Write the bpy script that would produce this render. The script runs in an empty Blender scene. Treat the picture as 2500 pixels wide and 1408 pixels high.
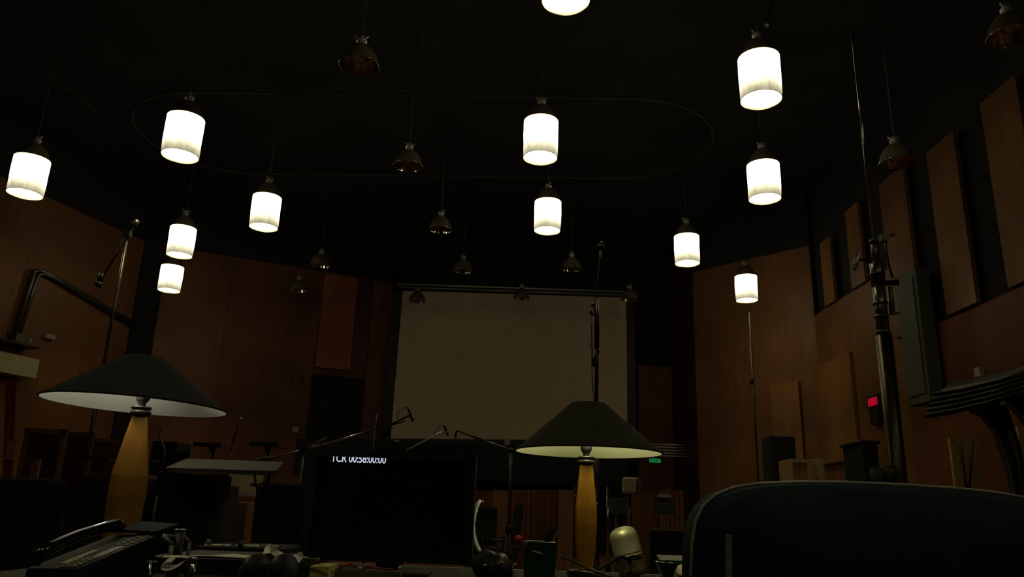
import bpy, bmesh, math, random
from mathutils import Vector, Matrix
random.seed(7)
C = bpy.context.scene.collection
S = bpy.context.scene
V = Vector
PI = math.pi

# ------------------------------------------------------------------ camera
F = 1880.0            # focal length in pixels of the 2500 x 1408 frame
CZ = 1.05             # eye height over the stage floor
pitch, roll = math.radians(16.3), math.radians(2.0)
fwd = V((0, math.cos(pitch), math.sin(pitch)))
r0 = V((1, 0, 0)); u0 = r0.cross(fwd)
rgt = r0 * math.cos(roll) + u0 * math.sin(roll)
upv = -r0 * math.sin(roll) + u0 * math.cos(roll)
camd = bpy.data.cameras.new('camera')
camd.sensor_width = 36; camd.lens = 36 * F / 2500; camd.clip_start = 0.02; camd.clip_end = 200
cam = bpy.data.objects.new('camera', camd); C.objects.link(cam)
m = Matrix((rgt, upv, -fwd)).transposed().to_4x4(); m.translation = V((0, 0, CZ))
cam.matrix_world = m
S.camera = cam
# ------------------------------------------------------------------ world, exposure
w = bpy.data.worlds.new('dark_room'); S.world = w; w.use_nodes = True
w.node_tree.nodes['Background'].inputs[0].default_value = (0, 0, 0, 1)
w.node_tree.nodes['Background'].inputs[1].default_value = 0
S.view_settings.view_transform = 'Standard'; S.view_settings.look = 'None'
S.view_settings.exposure = 0.0; S.view_settings.gamma = 1.0
S.view_settings.use_curve_mapping = False
S.cycles.use_denoising = True
S.cycles.use_light_tree = True; S.cycles.max_bounces = 6; S.cycles.diffuse_bounces = 3; S.cycles.glossy_bounces = 4
S.cycles.sample_clamp_indirect = 4.0
SHADE_EMIT = 6.0        # what the pendant drums give off
BULB_W = 60.0           # bulb inside each lit pendant
DESK_W = 0.5            # dimmed bulbs of the two desk lamps
CEIL = 9.75

def ray(px, py):
    return rgt * ((px - 1250) / F) - upv * ((py - 704) / F) + fwd
def P(px, py, Y):
    "the point at depth Y of the room that this pixel looks at"
    d = ray(px, py); return d * (Y / d.y) + V((0, 0, CZ))
def PZ(px, py, z):
    d = ray(px, py); return d * ((z - CZ) / d.z) + V((0, 0, CZ))
def PW(px, py, A, B):
    "the point on the vertical plane through plan points A, B"
    n = V((B[1] - A[1], A[0] - B[0], 0)); d = ray(px, py)
    return d * (n.dot(V((A[0], A[1], 0))) / n.dot(d)) + V((0, 0, CZ))

# ------------------------------------------------------------------ materials
def nt(name):
    m = bpy.data.materials.new(name); m.use_nodes = True
    return m, m.node_tree, m.node_tree.nodes['Principled BSDF']
def mat(name, col, rough=0.6, metal=0.0, var=0.25, scale=6.0, bump=0.0, spec=0.4, stretch=(1, 1, 1), coat=0.0):
    m, t, b = nt(name)
    tc = t.nodes.new('ShaderNodeTexCoord'); mp = t.nodes.new('ShaderNodeMapping')
    mp.inputs['Scale'].default_value = stretch
    n = t.nodes.new('ShaderNodeTexNoise'); n.inputs['Scale'].default_value = scale; n.inputs['Detail'].default_value = 5
    t.links.new(tc.outputs['Object'], mp.inputs[0]); t.links.new(mp.outputs[0], n.inputs['Vector'])
    r = t.nodes.new('ShaderNodeValToRGB')
    r.color_ramp.elements[0].position = .3; r.color_ramp.elements[1].position = .7
    r.color_ramp.elements[0].color = (*[c * (1 - var) for c in col], 1)
    r.color_ramp.elements[1].color = (*[min(1, c * (1 + var)) for c in col], 1)
    t.links.new(n.outputs['Fac'], r.inputs[0]); t.links.new(r.outputs[0], b.inputs['Base Color'])
    b.inputs['Roughness'].default_value = rough; b.inputs['Metallic'].default_value = metal
    b.inputs['Specular IOR Level'].default_value = spec; b.inputs['Coat Weight'].default_value = coat
    if bump:
        bp = t.nodes.new('ShaderNodeBump'); bp.inputs['Strength'].default_value = bump; bp.inputs['Distance'].default_value = .01
        t.links.new(n.outputs['Fac'], bp.inputs['Height']); t.links.new(bp.outputs[0], b.inputs['Normal'])
    return m
def glow(name, col, s):
    m, t, b = nt(name)
    b.inputs['Base Color'].default_value = (*col, 1); b.inputs['Emission Color'].default_value = (*col, 1)
    b.inputs['Emission Strength'].default_value = s
    return m
def plywood(name, c1, c2, sw=1.83, sh=9.6, seam=.012, grain=.6, dark=.72):
    "sheets of plywood: u along the wall (object X), v up (object Z)"
    m, t, b = nt(name); N = t.nodes.new; L = t.links.new
    tc = N('ShaderNodeTexCoord'); sx = N('ShaderNodeSeparateXYZ'); cx = N('ShaderNodeCombineXYZ')
    L(tc.outputs['Object'], sx.inputs[0]); L(sx.outputs['X'], cx.inputs['X']); L(sx.outputs['Z'], cx.inputs['Y'])
    br = N('ShaderNodeTexBrick'); br.offset = 0.0; br.squash = 1.0
    br.inputs['Scale'].default_value = 1; br.inputs['Brick Width'].default_value = sw; br.inputs['Row Height'].default_value = sh
    br.inputs['Mortar Size'].default_value = seam; br.inputs['Bias'].default_value = 0
    br.inputs['Color1'].default_value = (*c1, 1); br.inputs['Color2'].default_value = (*c2, 1)
    br.inputs['Mortar'].default_value = (*[c * dark for c in c1], 1)
    L(cx.outputs[0], br.inputs['Vector'])
    mp = N('ShaderNodeMapping'); mp.inputs['Scale'].default_value = (5, 5, .5)
    L(tc.outputs['Object'], mp.inputs[0])
    n = N('ShaderNodeTexNoise'); n.inputs['Scale'].default_value = 1.6; n.inputs['Detail'].default_value = 7; n.inputs['Distortion'].default_value = 1.2
    L(mp.outputs[0], n.inputs['Vector'])
    n2 = N('ShaderNodeTexNoise'); n2.inputs['Scale'].default_value = .45; n2.inputs['Detail'].default_value = 2
    L(tc.outputs['Object'], n2.inputs['Vector'])
    mr = N('ShaderNodeMapRange'); mr.inputs['From Min'].default_value = .3; mr.inputs['From Max'].default_value = .7
    mr.inputs['To Min'].default_value = 1 - .35 * grain; mr.inputs['To Max'].default_value = 1 + .2 * grain
    L(n.outputs['Fac'], mr.inputs[0])
    mr2 = N('ShaderNodeMapRange'); mr2.inputs['From Min'].default_value = .3; mr2.inputs['From Max'].default_value = .7
    mr2.inputs['To Min'].default_value = .62; mr2.inputs['To Max'].default_value = 1.35
    L(n2.outputs['Fac'], mr2.inputs[0])
    mu = N('ShaderNodeMath'); mu.operation = 'MULTIPLY'; L(mr.outputs[0], mu.inputs[0]); L(mr2.outputs[0], mu.inputs[1])
    mx = N('ShaderNodeVectorMath'); mx.operation = 'SCALE'; L(br.outputs['Color'], mx.inputs[0]); L(mu.outputs[0], mx.inputs['Scale'])
    L(mx.outputs[0], b.inputs['Base Color']); b.inputs['Roughness'].default_value = .55; b.inputs['Specular IOR Level'].default_value = .3
    return m

M = {}
M['black_paint'] = mat('black_paint', (.012, .012, .010), .9, var=.3, scale=1.5)
M['ceiling'] = mat('ceiling_black', (.016, .017, .014), .95, var=.3, scale=1.2)
M['wood_red'] = plywood('red_brown_plywood', (.13, .045, .017), (.20, .078, .024))
M['wood_mid'] = plywood('mid_brown_plywood', (.19, .085, .030), (.12, .046, .018))
M['wood_lt'] = plywood('light_brown_plywood', (.24, .115, .038), (.20, .085, .028))
M['wood_dk'] = plywood('dark_brown_plywood', (.08, .028, .012), (.11, .04, .014))
M['floor'] = plywood('floor_boards', (.14, .06, .024), (.11, .045, .02), 2.4, .14, .006)
M['screen'] = mat('screen_fabric', (.62, .50, .34), .9, var=.05, scale=2)
M['frame'] = mat('black_frame', (.01, .01, .009), .5, var=.2)
M['alu'] = mat('brushed_aluminium', (.55, .54, .47), .4, .6, var=.1, scale=20)
M['chrome'] = mat('chrome', (.6, .6, .56), .18, 1, var=.05)
M['dome_out'] = mat('dark_bronze_reflector', (.12, .10, .062), .45, .2, var=.2)
M['dome_in'] = mat('mirror_lining', (.75, .71, .60), .13, 1, var=.1, bump=.12, scale=7)
M['cord'] = mat('grey_cord', (.035, .035, .028), .6)
M['track'] = mat('dull_track', (.02, .02, .016), .7)
M['black_plastic'] = mat('black_plastic', (.010, .011, .011), .5, var=.2, spec=.25)
M['black_metal'] = mat('black_metal', (.02, .02, .018), .38, .3, var=.2)
M['stand_metal'] = mat('worn_stand_metal', (.16, .155, .12), .35, .8, var=.25, scale=14)
M['black_fabric'] = mat('black_fabric', (.013, .015, .014), .9, var=.3, scale=60)
M['navy_leather'] = mat('navy_black_leather', (.004, .014, .020), .6, var=.3, scale=30, bump=.15, spec=.12)
M['olive'] = mat('olive_fabric', (.022, .023, .010), .95, spec=.1)
M['navy_shade'] = mat('blue_black_shade_fabric', (.014, .019, .027), .85, var=.15, scale=80)
M['black_shade'] = mat('green_black_shade_fabric', (.022, .027, .016), .85, var=.15, scale=80)
M['lining_cool'] = mat('white_shade_lining', (.74, .76, .68), .8, var=.04)
M['lining_warm'] = mat('cream_shade_lining', (.78, .80, .48), .8, var=.04)
M['honey'] = mat('honey_wood', (.32, .145, .013), .45, var=.25, scale=5, stretch=(6, 6, .6))
M['brass_dark'] = mat('dark_brass', (.06, .055, .03), .35, .8)
M['neck'] = mat('dark_neck_metal', (.02, .018, .011), .5, .3)
M['panel_red'] = plywood('red_wood_panel', (.30, .095, .034), (.26, .08, .03), 4)
M['desk_top'] = mat('dull_grey_desk', (.075, .075, .06), .55, 0, var=.45, scale=3, spec=.2)
M['red_pale'] = mat('worn_red_patch', (.24, .10, .08), .7)
M['cream'] = mat('cream_board', (.42, .38, .22), .7, var=.1)
M['greengrey'] = mat('grey_green_metal', (.065, .075, .04), .6, var=.15)
M['grey'] = mat('grey_metal', (.16, .16, .13), .4, .4)
M['red'] = mat('red_cloth', (.2, .006, .006), .8, var=.25, scale=4, stretch=(6, 6, .5))
M['red_plastic'] = mat('red_plastic', (.4, .01, .015), .4)
M['paper'] = mat('paper', (.72, .70, .52), .85, var=.06)
M['tissue'] = mat('white_tissue', (.75, .72, .60), .9, var=.06)
M['yellow_paper'] = mat('yellow_card', (.62, .56, .14), .8, var=.15)
M['desk'] = mat('black_desk_laminate', (.012, .012, .009), .6, var=.3, spec=.2)
M['key'] = mat('grey_green_keys', (.26, .27, .15), .45)
M['lcd'] = mat('phone_display', (.34, .37, .27), .35)
M['silver'] = mat('brushed_silver', (.52, .50, .33), .42, .6, var=.12, scale=10, stretch=(8, 8, .5))
M['white_plastic'] = mat('white_plastic', (.80, .82, .66), .4)
M['teal'] = mat('teal_padding', (.03, .12, .13), .7)
M['white'] = mat('white_label', (.34, .32, .27), .7)
M['amber'] = mat('pale_yellow_board', (.38, .27, .09), .8, var=.12)
M['peach'] = mat('pale_wood_box', (.34, .20, .085), .8, var=.15)
M['rubber'] = mat('rubber', (.01, .01, .01), .8, spec=.15)
M['screen_glass'] = mat('monitor_glass', (.004, .005, .007), .25, var=.1)
M['led_text'] = glow('timecode_text', (.62, .72, .85), .85)
M['exit_green'] = glow('exit_green', (.01, .42, .10), .45)
M['led_red'] = glow('red_lamp', (.6, .003, .03), .45)
M['glass_green'] = mat('dark_green_plastic', (.010, .042, .016), .15, var=.2, coat=.6)

# drum shade: lit cloth, strongest round the bulb and weaker towards the lower hem
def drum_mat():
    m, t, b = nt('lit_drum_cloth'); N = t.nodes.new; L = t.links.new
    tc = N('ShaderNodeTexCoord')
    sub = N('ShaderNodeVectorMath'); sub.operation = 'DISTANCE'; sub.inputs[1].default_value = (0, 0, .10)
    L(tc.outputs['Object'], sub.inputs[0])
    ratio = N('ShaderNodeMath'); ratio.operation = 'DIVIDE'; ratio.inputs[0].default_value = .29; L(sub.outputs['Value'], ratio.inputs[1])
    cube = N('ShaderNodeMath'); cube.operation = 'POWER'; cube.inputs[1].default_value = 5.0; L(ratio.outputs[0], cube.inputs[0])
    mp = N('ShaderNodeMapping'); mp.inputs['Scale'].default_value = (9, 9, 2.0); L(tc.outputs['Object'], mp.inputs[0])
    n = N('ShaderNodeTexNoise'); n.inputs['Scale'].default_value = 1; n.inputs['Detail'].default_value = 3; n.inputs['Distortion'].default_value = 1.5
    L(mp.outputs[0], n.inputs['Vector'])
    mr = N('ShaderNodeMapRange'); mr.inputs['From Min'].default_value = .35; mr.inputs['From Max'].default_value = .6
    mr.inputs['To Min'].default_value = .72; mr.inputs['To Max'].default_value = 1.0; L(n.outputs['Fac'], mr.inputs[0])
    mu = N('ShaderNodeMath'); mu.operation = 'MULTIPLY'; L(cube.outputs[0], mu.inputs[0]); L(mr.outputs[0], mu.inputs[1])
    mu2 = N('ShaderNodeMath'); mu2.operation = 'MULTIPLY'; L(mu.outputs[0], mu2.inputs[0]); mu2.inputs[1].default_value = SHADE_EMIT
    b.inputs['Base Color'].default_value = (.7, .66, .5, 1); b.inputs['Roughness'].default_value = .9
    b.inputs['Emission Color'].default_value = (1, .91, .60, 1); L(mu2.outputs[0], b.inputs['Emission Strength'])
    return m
M['drum'] = drum_mat()

# ------------------------------------------------------------------ mesh helpers
class MB:
    def __init__(self): self.v = []; self.f = []; self.sm = []
    def add(self, vs, fs, smooth=False):
        k = len(self.v); self.v += [V(p) for p in vs]
        for f in fs: self.f.append([i + k for i in f]); self.sm.append(smooth)
        return self
    def box(self, c, s, R=None):
        c = V(c); R = R or Matrix.Identity(3); h = V(s) / 2
        vs = [c + R @ V((x * h.x, y * h.y, z * h.z)) for x in (-1, 1) for y in (-1, 1) for z in (-1, 1)]
        return self.add(vs, [(0, 1, 3, 2), (4, 6, 7, 5), (0, 4, 5, 1), (2, 3, 7, 6), (0, 2, 6, 4), (1, 5, 7, 3)])
    def bbox(self, a, b): return self.box((V(a) + V(b)) / 2, [abs(q) for q in (V(b) - V(a))])
    def slab(self, pts, off):
        "prism from an outline and an offset vector"
        n = len(pts); pts = [V(p) for p in pts]; off = V(off)
        return self.add(pts + [p + off for p in pts], [list(range(n))[::-1], list(range(n, 2 * n))] + [(i, (i + 1) % n, n + (i + 1) % n, n + i) for i in range(n)])
    def ring(self, pts, rad, n=10, closed=False, caps=True):
        "tube along a path; rad a number or a list"
        pts = [V(p) for p in pts]; k = len(pts); rad = rad if isinstance(rad, (list, tuple)) else [rad] * k
        vs = []; nrm = None
        for i, p in enumerate(pts):
            if closed: t = pts[(i + 1) % k] - pts[i - 1]
            else: t = pts[min(i + 1, k - 1)] - pts[max(i - 1, 0)]
            t = t.normalized() if t.length > 1e-9 else V((0, 0, 1))
            if nrm is None: nrm = t.orthogonal().normalized()
            nrm = nrm - t * nrm.dot(t); nrm = nrm.normalized() if nrm.length > 1e-6 else t.orthogonal().normalized()
            bn = t.cross(nrm)
            for j in range(n):
                a = 2 * PI * j / n; vs.append(p + (nrm * math.cos(a) + bn * math.sin(a)) * rad[i])
        fs = []
        for i in range(k if closed else k - 1):
            for j in range(n):
                a, b = i * n + j, i * n + (j + 1) % n; i2 = (i + 1) % k
                fs.append((a, b, i2 * n + (j + 1) % n, i2 * n + j))
        self.add(vs, fs, True)
        if caps and not closed:
            k0 = len(self.v) - len(vs)
            self.f.append([k0 + j for j in range(n)][::-1]); self.sm.append(False)
            self.f.append([k0 + (k - 1) * n + j for j in range(n)]); self.sm.append(False)
        return self
    def cyl(self, a, b, r, r2=None, n=14): return self.ring([a, b], [r, r if r2 is None else r2], n)
    def lathe(self, prof, c=(0, 0, 0), n=40, R=None):
        c = V(c); R = R or Matrix.Identity(3); vs = []; fs = []
        for r, z in prof:
            for j in range(n):
                a = 2 * PI * j / n; vs.append(c + R @ V((r * math.cos(a), r * math.sin(a), z)))
        for i in range(len(prof) - 1):
            for j in range(n):
                fs.append((i * n + j, i * n + (j + 1) % n, (i + 1) * n + (j + 1) % n, (i + 1) * n + j))
        return self.add(vs, fs, True)
    def ball(self, c, r, n=14):
        rr = V(r) if not isinstance(r, (int, float)) else V((r, r, r)); c = V(c); k = n // 2; vs = []; fs = []
        for i in range(k + 1):
            a = PI * i / k
            for j in range(n):
                b = 2 * PI * j / n; vs.append(c + V((rr.x * math.sin(a) * math.cos(b), rr.y * math.sin(a) * math.sin(b), rr.z * math.cos(a))))
        for i in range(k):
            for j in range(n): fs.append((i * n + j, (i + 1) * n + j, (i + 1) * n + (j + 1) % n, i * n + (j + 1) % n))
        return self.add(vs, fs, True)
    def build(self, name, mt, parent=None, bevel=0.0, local=False, loc=None, rot=None):
        me = bpy.data.meshes.new(name)
        if parent is not None: o0 = ROOT.get(parent.name, V((0, 0, 0)))
        elif loc is not None: o0 = V(loc)
        else:
            xs = [p.x for p in self.v]; ys = [p.y for p in self.v]
            o0 = V(((min(xs) + max(xs)) / 2, (min(ys) + max(ys)) / 2, min(p.z for p in self.v)))
        vv = self.v if local else [p - o0 for p in self.v]
        me.from_pydata([tuple(p) for p in vv], [], self.f)
        me.polygons.foreach_set('use_smooth', self.sm); me.update()
        bm = bmesh.new(); bm.from_mesh(me); bmesh.ops.recalc_face_normals(bm, faces=bm.faces); bm.to_mesh(me); bm.free()
        me.materials.append(M[mt] if isinstance(mt, str) else mt)
        o = bpy.data.objects.new(name, me); C.objects.link(o)
        if parent is not None:
            o.parent = parent; ROOT[o.name] = o0
        else:
            o.location = o0; ROOT[o.name] = o0
        if bevel:
            md = o.modifiers.new('bevel', 'BEVEL'); md.width = bevel; md.segments = 2; md.limit_method = 'ANGLE'
        return o
ROOT = {}
def tag(o, label, cat, group=None):
    o['label'] = label; o['category'] = cat
    if group: o['group'] = group
    return o
def thing(name, label, cat, loc=(0, 0, 0), group=None):
    o = bpy.data.objects.new(name, None); C.objects.link(o); o.location = loc; o.empty_display_size = .1
    ROOT[o.name] = V(loc)
    return tag(o, label, cat, group)
def structure(o): o['kind'] = 'structure'; return o
def copy_tree(o, loc, label, rz=0.0):
    c = o.copy(); C.objects.link(c); c.location = loc; c.rotation_euler.z = rz; c['label'] = label; ROOT[c.name] = V(loc)
    for ch in o.children:
        d = ch.copy(); C.objects.link(d); d.parent = c; ROOT[d.name] = V(loc)
        for g in ch.children:
            e = g.copy(); C.objects.link(e); e.parent = d
    return c
def rotz(a): return Matrix.Rotation(a, 3, 'Z')
def rotx(a): return Matrix.Rotation(a, 3, 'X')

# ------------------------------------------------------------------ the room
LW0, LW1 = (-13.4, 12.8), (-10.65, 21.1)     # left wall
CL0, CL1, CL2 = (-10.1, 21.45), (-6.0, 23.42), (-3.93, 24.4)
RO0, RO1, RX = (5.44, 22.2), (7.95, 19.5), 7.95
structure(MB().bbox((-16, -6, -.2), (10.5, 27, 0)).build('floor', 'floor'))
structure(MB().bbox((-16, -6, CEIL), (10.5, 27, CEIL + .2)).build('ceiling', 'ceiling'))
structure(MB().bbox((-16, 25.0, 0), (10.5, 25.2, CEIL)).build('wall_back', 'black_paint'))
structure(MB().bbox((-16, -6.2, 0), (10.5, -6, CEIL)).build('wall_rear', 'black_paint'))
structure(MB().bbox((-15.8, -6, 0), (-15.6, 25, CEIL)).build('wall_left', 'black_paint'))
structure(MB().bbox((RX + .25, -6, 0), (RX + .45, 25, CEIL)).build('wall_right', 'black_paint'))
def wall_plane(A, B, z0, z1, name, mt, th=.12, push=0.0):
    "a length of wall standing on plan line A-B; object X runs along it"
    A = V((*A, 0)); B = V((*B, 0)); d = (B - A); L = d.length; ang = math.atan2(d.y, d.x)
    o = MB().bbox((0, 0, z0), (L, th, z1)).build(name, mt, local=True, loc=(A.x, A.y, 0))
    n = V((-d.y, d.x, 0)).normalized()
    o.location = A + n * push; o.rotation_euler.z = ang
    ROOT[o.name] = V(o.location)
    return o
WT = 8.25
structure(wall_plane(LW0, LW1, 0, WT, 'wall_left_lining', 'wood_mid'))
structure(wall_plane((-13.4, -5.9), LW0, 0, WT, 'wall_left_lining', 'wood_mid'))
structure(wall_plane(LW0, LW1, WT, CEIL, 'wall_left_upper', 'black_paint'))
structure(wall_plane((-13.4, -5.9), LW0, WT, CEIL, 'wall_left_upper', 'black_paint'))
structure(wall_plane(CL0, CL1, 0, WT, 'wall_back_lining', 'wood_red'))
structure(wall_plane(CL1, CL2, 0, WT, 'wall_back_lining', 'wood_dk'))
structure(wall_plane(CL0, CL2, WT, CEIL, 'wall_back_upper', 'black_paint', push=.12))
structure(MB().bbox((-10.66, 21.16, 0), (-10.1, 21.6, CEIL)).build('column', 'black_paint'))
structure(wall_plane(RO0, RO1, 0, WT, 'wall_right_lining', 'wood_mid'))
structure(wall_plane(RO0, RO1, WT, CEIL, 'wall_right_upper', 'black_paint'))
structure(wall_plane((RO0[0], 25), RO0, 0, CEIL, 'wall_right_return', 'wood_dk'))
structure(wall_plane(RO1, (RX, 15.2), 0, 6.3, 'wall_right_lining', 'wood_mid'))
structure(wall_plane((RX, 15.2), (RX, -5.9), 0, 4.72, 'wall_right_lining', 'wood_red'))
structure(wall_plane(RO1, (RX, -5.9), 0, CEIL, 'wall_right_backing', 'black_paint', push=.13))

# upper strips of the right wall, brown between black absorbers
def wall_strip(xa, xb, y_at, top_px, z0, label, mt='wood_lt', th=.08):
    A, B = (RX, 19.5), (RX, -5)
    pa, pb = PW(xa, y_at, A, B), PW(xb, y_at, A, B)
    zt = PW((xa + xb) / 2, top_px, A, B).z
    o = MB().bbox((RX - th, pb.y, z0), (RX, pa.y, min(zt, CEIL - .02))).build('wood_panel', mt)
    return tag(o, label, 'panel', 'tall wooden wall strips')
wall_strip(2078, 2112, 600, 497, 6.3, 'narrow brown wall strip just left of the tall crank stand top')
wall_strip(2012, 2038, 640, 582, 6.3, 'narrowest brown wall strip, farthest from the camera on the right wall')
wall_strip(2170, 2236, 600, 410, 4.75, 'brown wall strip behind the grey green box under the hanging reflector')
wall_strip(2300, 2376, 600, 318, 4.75, 'broad brown wall strip between two black gaps right of the grey green box')
wall_strip(2457, 2560, 600, 165, 4.75, 'broadest brown wall strip at the right edge of the photo')
# panels on the back walls
def plane_box(xa, ya, xb, yb, A, B, th, name, mt):
    "box lying on wall line A-B between two pixels (top-left, bottom-right)"
    p, q = PW(xa, ya, A, B), PW(xb, yb, A, B)
    d = V((B[0] - A[0], B[1] - A[1], 0)).normalized(); n = V((d.y, -d.x, 0))
    z0, z1 = min(p.z, q.z), max(p.z, q.z)
    P0 = V((p.x, p.y, 0)); Lh = (V((q.x, q.y, 0)) - P0).dot(d)
    o = MB().bbox((0, -th, z0), (Lh, 0, z1)).build(name, mt, local=True, loc=P0)
    o.rotation_euler.z = math.atan2(d.y, d.x); o.location = P0 + n * .004
    return o
tag(plane_box(792, 668, 852, 905, CL1, CL2, .08, 'wood_panel', 'panel_red'), 'reddish wood panel above the dark doorway left of the screen', 'panel')
tag(plane_box(912, 690, 948, 1085, CL1, CL2, .06, 'wood_panel', 'wood_red'), 'slim reddish wood strip between the doorway and the screen', 'panel')
dr = structure(plane_box(762, 912, 900, 1330, CL1, CL2, .05, 'door_1', 'black_paint'))
tag(plane_box(1556, 893, 1648, 1300, (4.0, 24.99), (6.0, 24.99), .06, 'wood_panel', 'wood_red'), 'square brown panel on the black back wall right of the screen', 'panel')
tag(plane_box(1886, 938, 1968, 1130, RO0, RO1, .12, 'wood_panel', 'wood_lt'), 'pale brown raised panel low on the angled right wall', 'panel')
structure(plane_box(1985, 905, 2105, 1120, (RX, 19.5), (RX, -5), .08, 'wall_right_dado', 'wood_lt'))

# ------------------------------------------------------------------ projection screen
sc = thing('projection_screen', 'large blank beige projection screen on the black back wall', 'screen', (0, 24.6, 3))
x0, x1, z0, z1 = -3.56, 3.71, 3.22, 7.86
MB().slab([(x0, 24.0, z0 - .08), (x1, 24.0, z0 + .12), (x1, 24.0, z1 + .03), (x0 + .03, 24.0, z1)], (0, .02, 0)).build('screen_surface', 'screen', sc)
fr = MB()
fr.bbox((x0 - .28, 24.02, z0 - .30), (x1 + .25, 24.1, z0 + .14)).bbox((x0 - .28, 24.02, z0), (x0 + .02, 24.1, z1 + .1))
fr.bbox((x1 - .02, 24.02, z0), (x1 + .28, 24.1, z1 + .1)).bbox((x0 - .28, 24.02, z1 - .03), (x1 + .28, 24.1, z1 + .14))
fr.build('border', 'frame', sc)
MB().bbox((x0 + .1, 24.1, z0 + .1), (x1 - .1, 24.99, z1)).build('mount_box', 'frame', sc)
MB().cyl((x0 - .15, 23.9, z1 + .20), (x1 + .1, 23.9, z1 + .20), .035).build('roller_tube', 'alu', sc)
MB().cyl((x0 - .05, 23.92, z1 + .10), (x1 + .1, 23.92, z1 + .10), .018).build('lower_rail', 'alu', sc)
for px in (968, 1238):
    p = P(px, 1080, 23.9); MB().box(p, (.17, .12, .16)).build('bracket', 'white', sc)
for i in range(5):
    a, b = P(1575 - 0 * i, 1083 + i * 7, 23.6), P(1702, 1088 + i * 7, 23.6)
    tag(MB().cyl(a, (b.x, 23.6, a.z), .022).build('handrail_pipe', 'alu'), ['topmost', 'second from the top', 'middle', 'second from the bottom', 'lowest'][i] + ' of five thin metal rails right of the screen', 'rail', 'metal rails beside the screen')
# low gobos and black band under the screen
tag(MB().bbox((-6.5, 23.3, 1.95), (3.6, 23.6, 3.0)).build('black_drape', 'black_fabric'), 'long black drape hung low under the projection screen', 'drape')
for i, (xa, xb, mt, lab) in enumerate([(1140, 1205, 'wood_dk', 'dark low wood screen left of the pale one by the back wall'), (1203, 1246, 'wood_lt', 'pale low wood screen left of the red slatted ones'),
        (1250, 1296, 'wood_red', 'red brown slatted screen next to the pale left one'), (1298, 1332, 'wood_red', 'middle red brown slatted screen under the drape'), (1334, 1360, 'wood_red', 'red brown slatted screen beside the right pale one'),
        (1363, 1400, 'wood_lt', 'pale low wood screen just left of the desk lamp base'), (1530, 1600, 'wood_dk', 'dark red low wood screen right of the desk lamp'), (1610, 1668, 'wood_red', 'red low wood screen beside the navy chair')]):
    a, b = P(xa, 1195, 15 + .25 * (i % 2)), P(xb, 1195, 15 + .25 * (i % 2))
    t = thing('acoustic_screen', lab, 'screen', ((a.x + b.x) / 2, a.y, 0), 'low wooden acoustic screens')
    MB().bbox((a.x, a.y, .08), (b.x, a.y + .06, a.z)).build('panel', mt, t)
    if mt == 'wood_red':
        k = MB(); n = 5
        for j in range(n): k.bbox((a.x + (b.x - a.x) * (j + .15) / n, a.y - .05, .1), (a.x + (b.x - a.x) * (j + .55) / n, a.y, a.z - .02))
        k.build('slat_face', 'wood_red', t)
    for x in (a.x + .06, b.x - .06): MB().bbox((x - .03, a.y - .2, 0), (x + .03, a.y + .26, .08)).build('foot', 'black_metal', t)

# ------------------------------------------------------------------ pendants
def fixture(lit, z, name, label, cat, loc, group):
    t = thing(name, label, cat, loc, group); R = .24 if lit else .245; L_ = .31 if lit else 0.0
    prof = [(.045, .30), (.07, .295), (.11, .27), (.15, .235), (.185, .19), (.212, .14), (.232, .08), (R, .015), (R + .012, 0), (R + .012, -.01), (R, -.01)]
    inn = [(R - .004, -.008), (R - .012, .02), (.222, .08), (.203, .14), (.177, .185), (.142, .228), (.10, .262), (.05, .285), (.0, .29)]
    zo = L_
    rf = MB().lathe([(r, q + zo) for r, q in prof], n=48).build('reflector', 'dome_out', t, local=True)
    MB().lathe([(r, q + zo) for r, q in inn], n=48).build('reflector_lining', 'dome_in', rf, local=True)
    MB().ring([((R + .011) * math.cos(2 * PI * j / 48), (R + .011) * math.sin(2 * PI * j / 48), zo - .006) for j in range(48)], .006, 8, closed=True).build('rolled_rim', 'chrome', rf, local=True)
    col = MB().lathe([(0, .30 + zo), (.055, .30 + zo), (.055, .345 + zo), (.07, .35 + zo), (.07, .375 + zo), (.05, .38 + zo), (.05, .42 + zo), (.0, .43 + zo)], n=20).build('collar', 'alu', t, local=True)
    MB().ring([(-.085, 0, .44 + zo), (-.05, 0, .405 + zo), (.05, 0, .405 + zo), (.085, 0, .44 + zo)], .013, 8).build('wing_bolt', 'alu', col, local=True)
    MB().cyl((0, 0, .42 + zo), (0, 0, CEIL - loc[2]), .011, n=8).build('cord', 'cord', t, local=True)
    if lit:
        n = 56; sh = MB(); prof2 = []
        rows = [(.31, .275), (.2, .275), (.05, .274), (-.1, .273), (-.22, .271), (-.315, .268)]
        vs = []; fs = []
        for z_, r_ in rows:
            for j in range(n):
                a = 2 * PI * j / n; rr = r_ + (.004 * math.sin(5 * a + z_ * 9) if z_ < .2 else 0)
                vs.append((rr * math.cos(a), rr * math.sin(a), z_))
        for i in range(len(rows) - 1):
            for j in range(n): fs.append((i * n + j, i * n + (j + 1) % n, (i + 1) * n + (j + 1) % n, (i + 1) * n + j))
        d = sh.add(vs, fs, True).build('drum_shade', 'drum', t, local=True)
        md = d.modifiers.new('cloth', 'SOLIDIFY'); md.thickness = .003
        e = [(.270 * math.cos(2 * PI * j / 48), .270 * math.sin(2 * PI * j / 48), -.318) for j in range(48)]
        MB().ring(e, .004, 6, closed=True).build('hem_wire', 'cord', d, local=True)
        MB().lathe([(.275, .315), (.24, .325), (.2, .315)], n=48).build('shade_ring', 'dome_out', d, local=True)
        MB().lathe([(0, .30), (.04, .30), (.045, .24), (.0, .235)], n=16).build('lamp_socket', 'white', t, local=True)
    return t
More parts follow.
